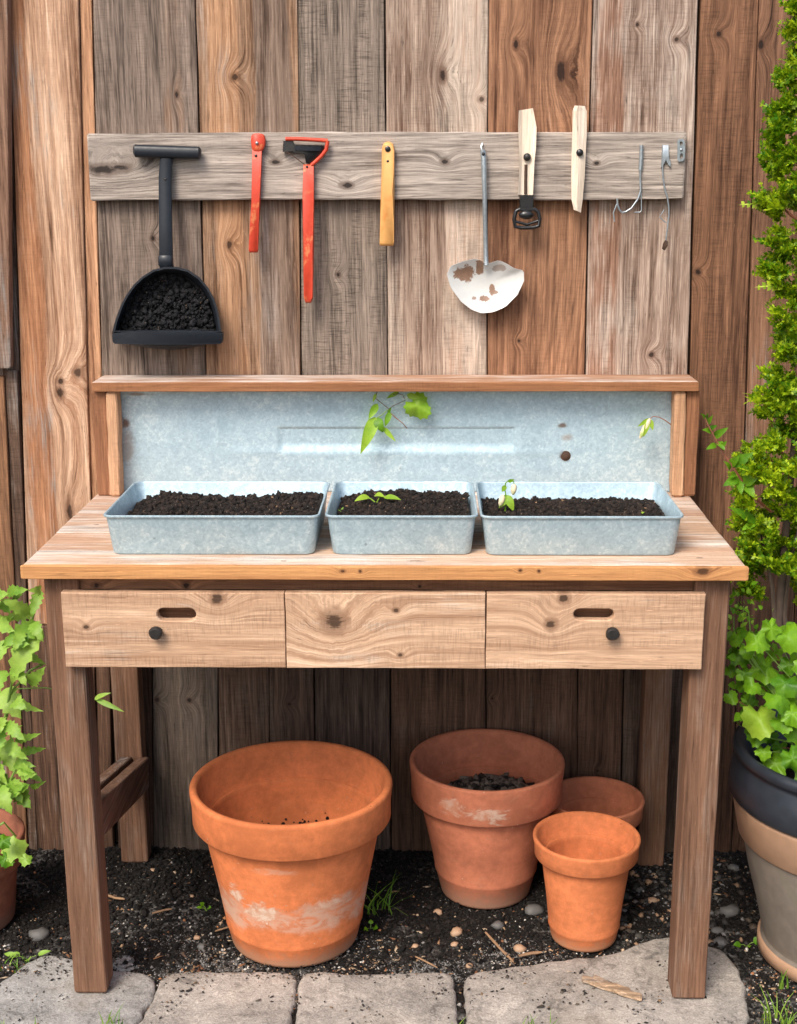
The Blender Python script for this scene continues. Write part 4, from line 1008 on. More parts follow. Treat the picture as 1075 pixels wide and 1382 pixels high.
v, f = lathe([(.212, .2625), (.221, .262), (.227, .268), (.241, .342), (.2415, .347), (.237, .350), (.222, .350)], PX, PY, 80, .004); mesh('band', v, f, M['tan'], planter, smooth=True)
v, f = lathe([(.222, .3505), (.243, .352), (.249, .358), (.249, .385), (.244, .412), (.236, .428), (.2345, .434), (.240, .438), (.245, .446), (.244, .456), (.238, .462), (.230, .461), (.222, .452), (.214, .44), (.200, .30), (.198, .295)], PX, PY, 80, .005); mesh('liner_pot', v, f, M['liner'], planter, smooth=True)
pot_filling(PX, PY, .203, .385, 200, 'dark soil inside the black rim of the large planter', .015)

# ------------------------------------------------------------------ tools on the rail
YT = YR - .014                      # the plane most tools hang in
def outline(pts, Y): return [P(x, y, Y) for x, y in pts]
def rounded(pts, it=2):
    for _ in range(it):
        o = []
        for i in range(len(pts)):
            a, b = pts[i], pts[(i + 1) % len(pts)]
            o += [(a[0] * .78 + b[0] * .22, a[1] * .78 + b[1] * .22), (a[0] * .22 + b[0] * .78, a[1] * .22 + b[1] * .78)]
        pts = o
    return pts
def slab(name, pts, Y0, th, mat, parent, ch=.001, rnd=0, smooth=True):
    m = MB(); m.prism(outline(rounded(pts, rnd) if rnd else pts, Y0), (0, th, 0), ch); return m.build(name, mat, parent, smooth=smooth)
def peg(parent, x, y, Y, r, th=.006, mat='darkiron', name='screw'):
    p = P(x, y, Y); m = MB()
    m.loft([[(p.x + rr * math.cos(a), p.y - t, p.z + rr * math.sin(a)) for a in np.linspace(0, 2 * math.pi, 12, endpoint=False)] for rr, t in ((r, -.001), (r, th * .5), (r * .7, th * .85), (r * .25, th))])
    return m.build(name, M[mat], parent, smooth=True)

# black dustpan scoop
def dustpan():
    Yf, Yb = YF - .088, YF - .006
    e = empty('dustpan', P(226, 465, Yf), 'black plastic dustpan full of dark dirt hanging by its bar grip', 'dustpan')
    arc = []
    key = [(151, 448), (154, 436), (158, 424), (163, 411), (170, 398), (180, 384), (192, 373), (206, 364), (222, 360), (238, 360), (254, 364), (269, 374), (281, 388), (289, 403), (294, 418), (297, 433), (299, 448)]
    cx, cy = 225, 420
    sc = lambda pts, k, dx=0, dy=0: [(cx + (x - cx) * k + dx, cy + (y - cy) * k + dy) for x, y in pts]
    def L(k, Y, dx=0, dy=0, low=None): return [P(x, y, Y) for x, y in sc(key, k, dx, dy)]
    m = MB()
    m.loft([L(.97, Yb, 1, 6), L(1.01, Yb - .02, 1, 4), L(1.0, Yf + .004), L(.99, Yf), L(.95, Yf), L(.935, Yf + .004), L(.86, Yb - .012, 1, 4)], cap0=True, cap1=True)
    m.build('pan', M['black'], e, smooth=True)
    m = MB(); m.prism(outline(rounded([(151, 447), (300, 446), (300, 462), (296, 465), (155, 465), (151, 461)], 1), Yf - .004), (0, .02, 0), .0015); m.build('lip', M['black'], e, smooth=True)
    m = MB()                                       # rounded belly showing under the lip
    m.loft([[P(226 + (x - 226) * k, 462 + (y - 462) * k2, Y) for x, y in ((165, 458), (180, 466), (205, 470), (230, 472), (255, 470), (275, 466), (288, 458))] for k, k2, Y in ((1, .5, Yf + .012), (1, 1, Yf + .03), (1, 1, Yb - .012), (.95, .6, Yb - .002))], True, True); m.build('belly', M['black'], e, smooth=True)
    m = MB()
    pts = [(224.5, 204, YR - .016, 8.), (222.5, 240, YR - .016, 8.4), (223, 300, YR - .030, 8.6), (224, 352, Yf + .030, 9.), (225, 364, Yf + .034, 9.5)]
    loops = []
    for x, y, Y, w in pts:
        c = P(x, y, Y); hw = (P(x + w, y, Y) - c).length; hd = .0075
        loops.append([c + Vector((a, b, 0)) for a, b in ((-hw, -hd * .4), (-hw * .6, -hd), (hw * .6, -hd), (hw, -hd * .4), (hw, hd * .7), (hw * .7, hd), (-hw * .7, hd), (-hw, hd * .7))])
    m.loft(loops); m.build('handle', M['black'], e, smooth=True)
    m = MB(); c0, c1 = P(180, 203.5, YR - .018), P(271, 206.5, YR - .018)
    m.board(c0, c1, (0, 0, 1), .026, (0, 1, 0), .022, n=4, ch=.006, jit=0); m.build('grip', M['black'], e, smooth=True)
    m = MB(); c = P(223.5, 352, Yf + .022); m.board(c + Vector((0, 0, .012)), c - Vector((0, 0, .012)), (1, 0, 0), .03, (0, 1, 0), .022, n=2, ch=.003, jit=0); m.build('socket', M['black'], e, smooth=True)
    peg(e, 223, 242, YR - .0225, .003, .003, 'darkiron', 'screw')
    # dirt held in the pan
    n = 1500; pos = []
    while len(pos) < n:
        x, y = rng.uniform(165, 290), rng.uniform(368, 447)
        a = (x - 226) / 64; b = (447 - y) / 78
        if a * a + (b if b > 0 else 0) ** 2 < .95: pos.append(P(x, y, Yf + .030 + rng.uniform(-.004, .008) + .014 * max(0, b)))
    s = np.minimum(nrs.gamma(2., .0011, n) + .0012, .006)
    v, f = [], []
    back = [P(x, y, Yf + .042) for x, y in sc(key, .90, 0, 3)]
    mm = MB(); mm.prism(back, (0, .012, 0), .003); o = mm.build('dirt', M['dirt'], None, smooth=False)
    tag(o, 'clumpy black dirt heaped inside the hanging dustpan', 'dirt', kind='stuff')
    c = scatter_mesh('dirt_clods', ico()[0], ico()[1], [tuple(p) for p in pos], np.stack([s * 1.5, s, s], 1), M['dirt'], o, jitter=.4); c['kind'] = 'stuff'
M['dirt'] = soil_mat('black_dirt', a=(.004, .004, .005), b_=(.02, .02, .024), island=True)
dustpan()

# thin red handle
e = empty('red_tool', P(341, 341, YT), 'thin red tool handle with a round drilled head', 'tool')
slab('shaft', [(340, 200), (353, 200), (352, 230), (350.5, 270), (349, 305), (347.5, 339), (346, 341), (336.5, 341), (335, 338), (336.5, 305), (338.5, 270), (339.5, 230)], YT, .011, M['red'], e, .003)
slab('head', rounded([(339, 180), (356, 180), (358, 193), (354, 205), (340, 205), (338, 192)], 2), YT - .001, .0115, M['red'], e, .002)
peg(e, 346.5, 193, YT - .001, .0035, .004, 'steel'); peg(e, 345, 210, YT, .003, .002, 'blackrub', 'hole_plug')
# red scraper with black head
e = empty('red_scraper', P(416, 409, YT), 'long red handled scraper with a black blade head', 'scraper')
slab('shaft', [(409, 222), (423, 222), (423.3, 260), (423, 300), (422.8, 340), (422, 375), (421.5, 403), (419, 409), (412, 409), (409.5, 403), (409, 375), (408.4, 340), (408, 300), (407.7, 260)], YT - .003, .014, M['red'], e, .004)
m = MB()
for pts, r in (([(385, 187.5), (400, 187.5), (420, 188.5), (442, 190)], .0042), ([(442, 190), (440, 202), (434, 210), (427, 217), (420, 223)], .0042)): m.tube([P(x, y, YT) for x, y in pts], r, 8)
m.build('frame', M['red'], e, smooth=True)
m = MB(); m.tube([P(x, y, YT + .002) for x, y in ((384, 204), (395, 210), (404, 217), (412, 223))], .0012, 6); m.build('wire', M['rust'], e, smooth=True)
slab('blade', [(382, 190), (395, 190), (397, 195), (437, 196), (436, 206), (431, 210), (424, 214), (419, 221), (413, 221), (411, 208), (396, 206), (394, 204), (381, 205)], YT + .001, .009, M['blackrub'], e, .0015)
slab('blade_ridge', [(397, 197), (434, 198), (433, 204), (398, 203)], YT - .004, .006, M['black'], e, .0012)
peg(e, 414, 225, YT - .003, .0025, .002, 'blackrub', 'hole_plug')
# yellow wooden handle
e = empty('yellow_tool', P(521, 332, YT), 'yellow varnished wooden handle hanging from a dark nail', 'tool')
slab('grip', [(515, 200), (517, 194), (520, 191.5), (525, 191), (530, 194), (532, 200), (532, 230), (531.8, 260), (531.5, 300), (531.5, 330), (530, 332), (513, 332), (511.8, 330), (512.5, 300), (513.5, 260), (514.5, 230)], YT - .004, .017, M['orange'], e, .005)
peg(e, 523, 201, YT - .004, .006, .003, 'blackrub', 'nail'); peg(e, 523, 217.5, YT - .004, .0026, .001, 'blackrub', 'hole_plug')
# white ladle
e = empty('ladle', P(655, 422, YF - .03), 'chipped white enamel ladle with a long thin steel handle', 'ladle')
m = MB(); m.tube([P(x, y, Y) for x, y, Y in ((651.5, 203, YT + .002), (652.5, 214, YT), (653.5, 250, YT), (654.5, 300, YR - .014), (655.5, 345, YF - .03), (656, 358, YF - .034))], [.006, .0062, .0055, .0052, .0055, .0055], 10); m.build('shaft', M['steel'], e, smooth=True)
m = MB(); m.tube([P(x, y, Y) for x, y, Y in ((651, 196, YR + .002), (650.5, 194, YT - .004), (649, 199, YT - .008), (651, 205, YT - .008))], .0022, 6); m.build('hook', M['steel'], e, smooth=True)
peg(e, 652, 208, YT - .005, .0035, .003, 'blackrub', 'hole_plug')
dish = [(603, 370), (608, 359), (624, 353), (641, 349), (650, 352), (657, 356), (673, 351), (684, 356), (693, 362), (706.5, 365), (707, 379), (698, 398), (682, 414), (666, 421), (650, 423), (636, 418), (622, 407), (608, 388)]
dish = [tuple(p_) for p_ in resample(dish, 54)]; cx, cy = 655, 384
m = MB()
def dl(k, Y): return [P(cx + (x - cx) * k, cy + (y - cy) * k, Y) for x, y in dish]
Yd = YF - .038
m.loft([dl(.30, Yd + .020), dl(.62, Yd + .015), dl(.85, Yd + .006), dl(.97, Yd), dl(1., Yd - .001), dl(1.005, Yd + .001), dl(.97, Yd + .004), dl(.86, Yd + .0095), dl(.62, Yd + .0185), dl(.30, Yd + .0235)])
def enamel():
    mm, T, b = new_mat('chipped_enamel'); geo = T.n('ShaderNodeNewGeometry'); v = geo.outputs['Position']
    n1 = T.noise(v, 48., 5, .65, .6); n2 = T.noise(v, 200., 3)
    col = T.scale((.64, .64, .62), T.math('ADD', .93, T.math('MULTIPLY', n2, .12)))
    for x, y, rx, rz, a in ((626, 370, .022, .018, 1.), (648, 360, .009, .016, 1.), (673, 362, .017, .008, .6), (664, 392, .006, .014, 1.), (653, 404, .012, .007, 1.), (668, 396, .008, .005, .9), (640, 403, .006, .004, .8)):
        w = P(x, y, Yd)
        d = T.n('ShaderNodeVectorMath', operation='LENGTH'); T.put(d.inputs[0], T.vmath('DIVIDE', T.vmath('SUBTRACT', v, tuple(w)), (rx, .2, rz)))
        dd = T.math('ADD', d.outputs['Value'], T.math('MULTIPLY', T.math('SUBTRACT', n1, .5), 2.6))
        col = T.mix(T.math('MULTIPLY', T.step(dd, 1.05, .85), a), col, T.mix(n2, (.36, .22, .15, 1), (.20, .12, .08, 1)))
    T.put(b.inputs['Base Color'], col); b.inputs['Roughness'].default_value = .32
    T.put(b.inputs['Normal'], T.bump(n1, .15, .002)); return mm
m.build('dish', enamel(), e, smooth=True)
# split pale stick with black buckle
pale = lambda: wood('pale_split_wood', (244, 230, 212), (224, 200, 174), grey=(225, 212, 198), ga=.2, rk=0, ra=.3, saw=.05, rings=60)
e = empty('wooden_scraper', P(711, 308, YT), 'hollowed pale wooden blade hanging with a black metal buckle', 'scraper')
m = MB()
prof = [(700, 149, 719, 146), (699, 170, 724, 172), (700, 200, 723, 200), (701, 216, 721, 218), (700, 240, 720, 240), (699, 263, 719, 263)]
loops = []
for xa, ya, xb, yb in prof:
    row = []
    for t in (0, .18, .3, .55, .8, 1.):
        row.append(P(xa + (xb - xa) * t, ya + (yb - ya) * t, YT - .006 + (.007 * math.sin(math.pi * t) ** .5 if .1 < t < .95 else 0)))
    row += [P(xb, yb, YR - .001), P(xa, ya, YR - .001)]
    loops.append(row)
m.loft(loops); m.build('blade', pale(), e, smooth=False)
peg(e, 711, 212, YT - .002, .008, .008, 'darkiron', 'bolt')
m = MB(); m.tube([P(709.5, 222, YT - .001), P(709, 245, YT - .001), P(709, 262, YT - .002)], .0032, 8); m.build('pin', M['rust'], e, smooth=True)
slab('strap', [(701, 263), (720, 263), (720, 280), (722, 285), (699, 285), (701, 279)], YT - .008, .008, M['blackrub'], e, .002)
m = MB(); ring = [(696, 285), (701, 282), (721, 282), (726, 286), (728, 295), (727, 305), (720, 307), (703, 307.5), (695, 306), (693.5, 296)]
m.tube([P(x, y, YT - .004) for x, y in ring + ring[:2]], .0042, 8, False); m.build('buckle', M['blackrub'], e, smooth=True)
m = MB(); c = P(710, 290, YT - .008); m.loft([[(c.x + r * math.cos(a) * 1.2, c.y - t, c.z + r * math.sin(a) * .7) for a in np.linspace(0, 2 * math.pi, 14, endpoint=False)] for r, t in ((.013, -.006), (.013, 0), (.010, .004), (.004, .0055))]); m.build('boss', M['blackrub'], e, smooth=True)
m = MB(); m.tube([P(696, 299, YT - .004), P(711, 303, YT - .004), P(726, 298, YT - .004)], .003, 8); m.build('bar', M['blackrub'], e, smooth=True)
# plain pale stick
e = empty('wooden_stake', P(778, 287, YT), 'plain pale split wooden stake held by one dark bolt', 'stake')
m = MB(); loops = []
for xa, ya, xm, xb, yb in ((775, 142.5, 780, 789, 143), (772.5, 150, 778, 791.5, 150), (772, 180, 779, 791.5, 180), (771, 210, 780, 790, 210), (770.5, 242, 779.5, 788.5, 242), (771, 270, 778.5, 786, 270), (774, 283, 779, 783.5, 287)):
    loops.append([P(xa, ya, YT), P(xm, (ya + yb) / 2, YT - .008), P(xb, yb, YT - .001), P(xb, yb, YR - .001), P(xa, ya, YR - .001)])
m.loft(loops); m.build('shaft', pale(), e, smooth=False); peg(e, 782, 206, YT - .007, .0075, .006, 'blackrub', 'bolt')
# wire hook
e = empty('wire_hook', P(840, 297, YT), 'thin bent galvanised wire hook with a curling end', 'hook')
yw = YR - .005
def wire(parent, pts, r, Y=yw, mat='steel', name='wire'):
    m = MB(); m.tube([P(x, y, Y) for x, y in pts], r, 8); return m.build(name, M[mat], parent, smooth=True)
wire(e, [(865.5, 196), (865, 215), (864, 230)], .0042, name='sleeve'); wire(e, [(864, 228), (863.7, 243), (864.5, 257), (861, 268), (852, 281), (845, 285.5), (839, 287), (835.5, 283), (833, 276), (832.5, 268)], .0022)
wire(e, [(833, 273), (830, 281), (827.5, 287), (828, 292), (829, 299)], .0016); wire(e, [(864.5, 257), (865.3, 270), (865.5, 284), (863, 286.5), (856, 286.5)], .0012)
e = empty('wire_hanger', P(898, 338, YT), 'crooked wire hanging from a metal clip with a dark tip', 'wire')
slab('clip', [(894, 195.5), (902, 195.5), (903, 212), (905.5, 220), (905, 226), (902, 223), (898, 216.5), (893.5, 225), (892, 226), (893, 212)], YR - .007, .007, M['steel'], e, .0015)
wire(e, [(893.7, 224), (894.5, 240), (897, 256), (900.4, 267), (902.3, 280), (902.5, 290), (901, 303), (899.5, 315), (898, 327)], .0017)
wire(e, [(896, 283), (893, 288), (890, 292.5), (894, 297), (899, 301)], .0011)
slab('tip', [(898, 324), (901.5, 326), (901, 332), (897, 338), (893.5, 336), (895, 329)], yw - .003, .006, M['rust'], e, .001)
e = empty('metal_bracket', P(918.5, 218, YT), 'small slotted zinc bracket screwed at the right end of the rail', 'bracket')
def bracket():
    bm = bmesh.new(); Y0, Y1 = YR - .006, YR - .0005
    out = rounded([(913.5, 188), (923.5, 187), (924.5, 200), (923.5, 217), (915, 218.5), (913.5, 214), (914, 200)], 1)
    h1_ = rounded([(917, 191), (921, 191), (921, 196), (917, 196)], 1); h2_ = rounded([(917.5, 207), (921.5, 207), (921, 214.5), (917, 214.5)], 1)
    F, B = [], []
    for L in (out, h1_, h2_):
        for Y, acc in ((Y0, F), (Y1, B)):
            vs = [bm.verts.new(P(x, y, Y)) for x, y in L]; acc.append((vs, [bm.edges.new((vs[i], vs[(i + 1) % len(vs)])) for i in range(len(vs))]))
    for (a, _), (b, _) in zip(F, B):
        for i in range(len(a)): j = (i + 1) % len(a); bm.faces.new((a[i], a[j], b[j], b[i]))
    bmesh.ops.triangle_fill(bm, edges=[x for _, es in F for x in es], use_beauty=True, normal=(0, -1, 0)); bmesh.ops.triangle_fill(bm, edges=[x for _, es in B for x in es], use_beauty=True, normal=(0, 1, 0))
    bmobj('plate', bm, M['steel'], e)
bracket(); peg(e, 919, 202, YR - .006, .003, .003, 'steel')

# ------------------------------------------------------------------ paving stones
def paving(wpts, mat, label, seed, group=None, top=0., thick=.05):
    pts = resample(rounded([(p[0], p[1]) for p in wpts], 1), 110)
    c = sum(pts, Vector((0, 0))) / len(pts)
    pts = [p + (p - c).normalized() * (mnoise.noise(Vector((p.x * 22, p.y * 22, seed))) * .007 + mnoise.noise(Vector((p.x * 70, p.y * 70, seed))) * .004) for p in pts]
    rad = sum((p - c).length for p in pts) / len(pts)
    rows = [(0., -thick), (0., -.016), (.0015, -.007), (.004, -.003), (.008, -.001), (.014, 0)] + [(None, q) for q in (.72, .55, .4, .25, .12)]
    v, f = [], []
    for ins, z in rows:
        for p in pts:
            if ins is None: r = c + (p - c) * (z * 1.12 if z > .6 else z); zz = 0.
            else: r = p - (p - c).normalized() * ins; zz = z
            n = mnoise.noise(Vector((r.x * 9, r.y * 9, seed))) * .0035 + mnoise.noise(Vector((r.x * 35, r.y * 35, seed + 2))) * .0022
            v.append((r.x, r.y, top + zz + (n if zz > -.03 else 0)))
    n = len(pts)
    for k in range(len(rows) - 1):
        for i in range(n): j = (i + 1) % n; f.append((k * n + i, k * n + j, (k + 1) * n + j, (k + 1) * n + i))
    v.append((c.x, c.y, top)); f += [((len(rows) - 1) * n + i, (len(rows) - 1) * n + (i + 1) % n, len(v) - 1) for i in range(n)]
    f.append(tuple(range(n))[::-1])
    o = mesh('paving_stone', v, f, mat, smooth=True)
    return tag(o, label, 'stone', group)
gp = lambda L: [G(x, y, 0) for x, y in L]
GS = 'paving stones edging the bed'
paving(gp([(-40, 1345), (5, 1322), (30, 1300), (50, 1287), (75, 1285), (110, 1296), (150, 1306), (190, 1311), (211, 1322), (209, 1338), (190, 1374), (178, 1388), (120, 1394), (40, 1384), (-45, 1376)]), M['stone'], 'grey rounded paving stone under the left front bench leg', 1, GS)
paving(gp([(222, 1314), (236, 1309), (300, 1309), (388, 1310), (400, 1313), (401, 1326), (394, 1370), (388, 1436), (378, 1444), (300, 1444), (170, 1444), (160, 1436), (188, 1376), (212, 1330)]), M['stone2'], 'grey paving stone between the left leg stone and the long narrow joint', 2, GS)
paving(gp([(404, 1318), (410, 1311), (425, 1310), (520, 1312), (596, 1310), (610, 1313), (615, 1326), (618, 1370), (620, 1436), (612, 1444), (500, 1445), (400, 1444), (393, 1436), (398, 1370)]), M['stone2'], 'grey paving stone with a dark stain, in front of the dark bare soil', 3, GS)
paving(gp([(625, 1330), (628, 1316), (640, 1310), (700, 1303), (770, 1291), (830, 1286), (870, 1268), (905, 1262), (955, 1272), (985, 1288), (1004, 1320), (1012, 1370), (1006, 1420), (996, 1436), (900, 1444), (760, 1446), (640, 1444), (629, 1434), (627, 1370)]), M['stone2'], 'broad pale paving slab under the right front bench leg', 4, GS)
paving(gp([(144, 1296), (160, 1286), (180, 1284), (186, 1292), (180, 1304), (160, 1307)]), M['stone'], 'small half-buried flat stone beside the left front leg', 5, GS, top=-.006, thick=.03)
paving([(-1.12, -.12), (-.86, -.11), (-.82, .02), (-.86, .09), (-1.1, .1)], M['stone'], 'grey paving stone left of the bench in the bed edge', 30, GS)
paving([(.78, -.14), (1.02, -.15), (1.05, -.02), (.82, -.02), (.77, -.06)], M['stone'], 'grey paving stone in front of the large planter', 31, GS)

# ------------------------------------------------------------------ soil crumbs, gravel, chips
def crumbs(name, n, xr, yr, smin, smax, mat, label, dens=None, base=OCT, flat=(.5, 1.), elong=(.8, 1.6), sink=.15):
    pos = []
    while len(pos) < n:
        x, y = rng.uniform(*xr), rng.uniform(*yr)
        if dens and rng.random() > dens(x, y): continue
        pos.append((x, y, ground_h(x, y)))
    pos = np.array(pos); s = smin + (smax - smin) * nrs.beta(1.1, 5., n)
    sc = np.stack([s * nrs.uniform(*elong, n), s, s * nrs.uniform(*flat, n)], 1)
    pos[:, 2] += sc[:, 2] * (1 - 2 * sink) * .7
    o = scatter_mesh(name, base[0], base[1], pos, sc, M[mat], None, jitter=.3, rot='flat'); return tag(o, label, name.replace('_', ' '), kind='stuff')
soil_zone = lambda x, y: 1. if y > .12 or mnoise.noise(Vector((x * 3, y * 3, 0))) > .2 else .25
crumbs('soil_clods', 30000, (-1.15, 1.15), (-.08, .66), .0015, .0125, 'crumb', 'loose dark clods of garden soil under the bench', lambda x, y: .25 + .75 * min(1, max(0, (y - .02) * 3)))
grav = lambda x, y: (1. if y < .22 else .35 if y < .35 else .12) * (1.4 if x > .5 else 1.)
def gravel_mat(name, cols):
    m, T, b = new_mat(name); geo = T.n('ShaderNodeNewGeometry'); n = T.noise(geo.outputs['Position'], 400., 3)
    st = [(i / len(cols), c + (1,)) for i, c in enumerate(cols)]
    col = T.ramp(geo.outputs['Random Per Island'], st)
    [n_ for n_ in m.node_tree.nodes if n_.type == 'VALTORGB'][0].color_ramp.interpolation = 'CONSTANT'
    T.put(b.inputs['Base Color'], T.scale(col, T.math('ADD', .75, T.math('MULTIPLY', n, .5)))); b.inputs['Roughness'].default_value = .75
    return m
M['gravelbits'] = gravel_mat('mixed_grit', [(.05, .045, .04), (.09, .08, .07), (.16, .15, .14), (.30, .28, .26), (.07, .05, .04), (.5, .36, .24), (.12, .11, .1), (.62, .58, .52), (.36, .15, .06), (.2, .19, .185)])
M['darkchips'] = gravel_mat('dark_stone_chips', [(.02, .018, .016), (.05, .045, .04), (.03, .022, .018), (.10, .095, .09), (.015, .012, .01), (.28, .17, .1), (.04, .035, .03), (.16, .15, .145), (.02, .017, .015), (.07, .05, .035)])
crumbs('stone_chips', 420, (.48, .80), (.24, .60), .004, .0145, 'darkchips', 'broken stone chips and husks between right bench leg and planter', base=ico())
crumbs('gravel', 12000, (-.95, 1.1), (-.08, .63), .001, .0068, 'gravelbits', 'fine pale grit scattered over the dark soil', lambda x, y: min(1, grav(x, y)) * (1 if mnoise.noise(Vector((x * 5, y * 5, 7))) > -.1 else .12))
M['chipbits'] = gravel_mat('bark_chip_mix', [(.22, .10, .045), (.30, .17, .09), (.10, .06, .04), (.40, .26, .15), (.06, .04, .03), (.5, .38, .26)])
crumbs('wood_chips', 1100, (-.95, 1.1), (-.05, .62), .002, .009, 'chipbits', 'small brown bark chips and husks on the soil', lambda x, y: .9 if x > .5 or y < .25 else .35, elong=(2., 4.), flat=(.25, .5))

M['greygrit'] = gravel_mat('grey_dust_grit', [(.10, .095, .09), (.17, .165, .16), (.24, .23, .22), (.13, .12, .11), (.30, .29, .28), (.08, .075, .07), (.2, .19, .18)])
crumbs('grey_grit', 9000, (-.62, .62), (.09, .27), .0008, .0038, 'greygrit', 'patches of fine grey grit along the back of the paving stones', lambda x, y: max(0., min(1., 1.5 * (mnoise.noise(Vector((x * 6, y * 9, 4))) + .12))) * (1.2 if y < .17 else .5))
def on_stones():
    pos, n = [], 0
    while len(pos) < 1500:
        x, y = rng.uniform(-.9, .85), rng.uniform(-.12, .18)
        d = .5 + .5 * mnoise.noise(Vector((x * 11, y * 11, 2))) + (.45 if y > .085 and x < .3 else 0)
        if rng.random() > max(0, d - .42) * 1.6: continue
        pos.append((x, y, .0025))
    pos = np.array(pos); m = len(pos); s = .0008 + .0045 * nrs.beta(1.1, 6, m)
    o = scatter_mesh('grit', ico()[0], ico()[1], pos, np.stack([s * nrs.uniform(.8, 2.4, m), s, s * .6], 1), M['gritdark'], None, jitter=.3, rot='flat')
    tag(o, 'dark soil crumbs and grit strewn over the paving stones', 'grit', kind='stuff')
M['gritdark'] = gravel_mat('dark_grit', [(.012, .01, .008), (.03, .022, .018), (.02, .016, .013), (.10, .08, .06), (.016, .012, .01), (.2, .12, .06), (.03, .025, .02), (.008, .007, .006)])
on_stones()

# pebbles one can pick out
def pebble(x, y, rpx, mat, label, group='pebbles on the soil', el=1.3, up=.75):
    g = G(x, y, 0); r = rpx / 700.
    bm = bmesh.new(); bmesh.ops.create_icosphere(bm, subdivisions=2, radius=1)
    a = rng.uniform(-.6, .6); sd = rng.random() * 20
    for v in bm.verts:
        n = 1 + .35 * mnoise.noise(v.co * 1.3 + Vector((sd, 0, 0)))
        px, py, pz = v.co.x * r * el * n, v.co.y * r * n, v.co.z * r * up * n
        v.co = Vector((g.x + px * math.cos(a) - py * math.sin(a), g.y + px * math.sin(a) + py * math.cos(a), ground_h(g.x, g.y) + r * up * .45 + pz))
    o = bmobj('pebble', bm, M[mat], smooth=True); return tag(o, label, 'pebble', group)
for x, y, r, mat, label in ((616, 1253, 8, 'pebble', 'tan oval pebble touching a smaller tan one in front of the medium pot'), (613, 1269, 5, 'pebble', 'small orange pebble beside the tan oval one'), (701, 1274, 7.5, 'pebble', 'lone tan pebble between medium and small pots'),
                           (672, 1244, 8, 'pebble_grey', 'pale blue-grey flat pebble in front of the medium pot'), (720, 1226, 12, 'pebble_grey', 'dark angular stone wedged between medium and small pots'), (590, 1225, 6, 'pebble', 'tan pebble left of the medium pot base'),
                           (633, 1298, 4.5, 'pebble', 'tiny tan pebble at the corner of the pale slab'), (880, 1211, 7, 'pebble', 'tan pebble beside the right front bench leg'), (985, 1228, 12, 'pebble_grey', 'grey stone between right leg and planter'),
                           (968, 1252, 8, 'pebble_grey', 'pale grey pebble against the right front leg'), (972, 1268, 9, 'pebble_grey', 'blue-grey pebble at the edge of the pale slab'), (989, 1167, 8, 'pebble_grey', 'light grey pebble near the fence beside the planter'),
                           (265, 1260, 4.5, 'pebble', 'orange-tan pebble left of the largest pot'), (313, 1311, 4, 'pebble', 'small tan pebble under the largest pot edge'), (884, 1310, 4.5, 'pebble', 'small cream pebble lying on the pale slab'), (560, 1273, 4, 'pebble', 'small pale pebble between the largest and medium pots'),
                           (272, 1273, 6, 'pebble_grey', 'pale grey pebble left of the largest pot'), (205, 1171, 4, 'pebble', 'tiny cream pebble near the left rear leg'), (52, 1258, 12, 'pebble_grey', 'dark flat stone between brown pot and left leg'), (258, 1204, 3.5, 'pebble', 'tiny reddish pebble amid bare soil left of the largest pot')):
    pebble(x, y, r, mat, label, None)
def twig(x0, y0, x1, y1, r, label, mat='chip'):
    a, b = G(x0, y0, 0), G(x1, y1, 0); mid = a.lerp(b, .5) + Vector((rng.uniform(-.006, .006), rng.uniform(-.006, .006), 0))
    on = lambda p: Vector((p.x, p.y, max(ground_h(p.x, p.y), -.004) + r * .8 + .001))
    m = MB(); m.tube([on(a), on(a.lerp(mid, .5)), on(mid), on(mid.lerp(b, .5)), on(b)], [r * .7, r, r * .9, r, r * .5], 6)
    return tag(m.build('twig', M[mat], None, smooth=True), label, 'twig', None)
twig(142, 1207, 168, 1213, .003, 'dry brown twig sticking out behind the left front leg'); twig(655, 1258, 695, 1300, .003, 'long grey twig in front of the medium pot')
twig(205, 1232, 232, 1226, .0025, 'pale thin twig on the soil left of the largest pot'); twig(700, 1290, 731, 1285, .0035, 'short pale twig at the edge of the pale slab')
twig(560, 1290, 590, 1305, .002, 'thin pale twig near the stone joint'); twig(525, 1352, 574, 1370, .002, 'straw lying across the stained paving stone'); twig(290, 1256, 310, 1250, .002, 'short pale straw touching the largest pot')
m = MB()
bk0 = G(820, 1330, .004)
for a, b, r in (((785, 1322), (866, 1350), .007), ((800, 1322), (850, 1340), .005)):
    p0, p1 = G(*a, .004), G(*b, .004); m.board(p0 + Vector((0, 0, .004)), p1 + Vector((0, 0, .005)), Vector((.25, .97, 0)), r * 2.4, (0, 0, 1), r * 1.2, n=6, jit=.0025, ch=.002)
tag(m.build('bark_strip', wood('bark_strip_wood', (210, 176, 142), (60, 48, 40), ga=.3, axis='X', saw=.1), None), 'torn strip of bark lying on the pale slab', 'bark')

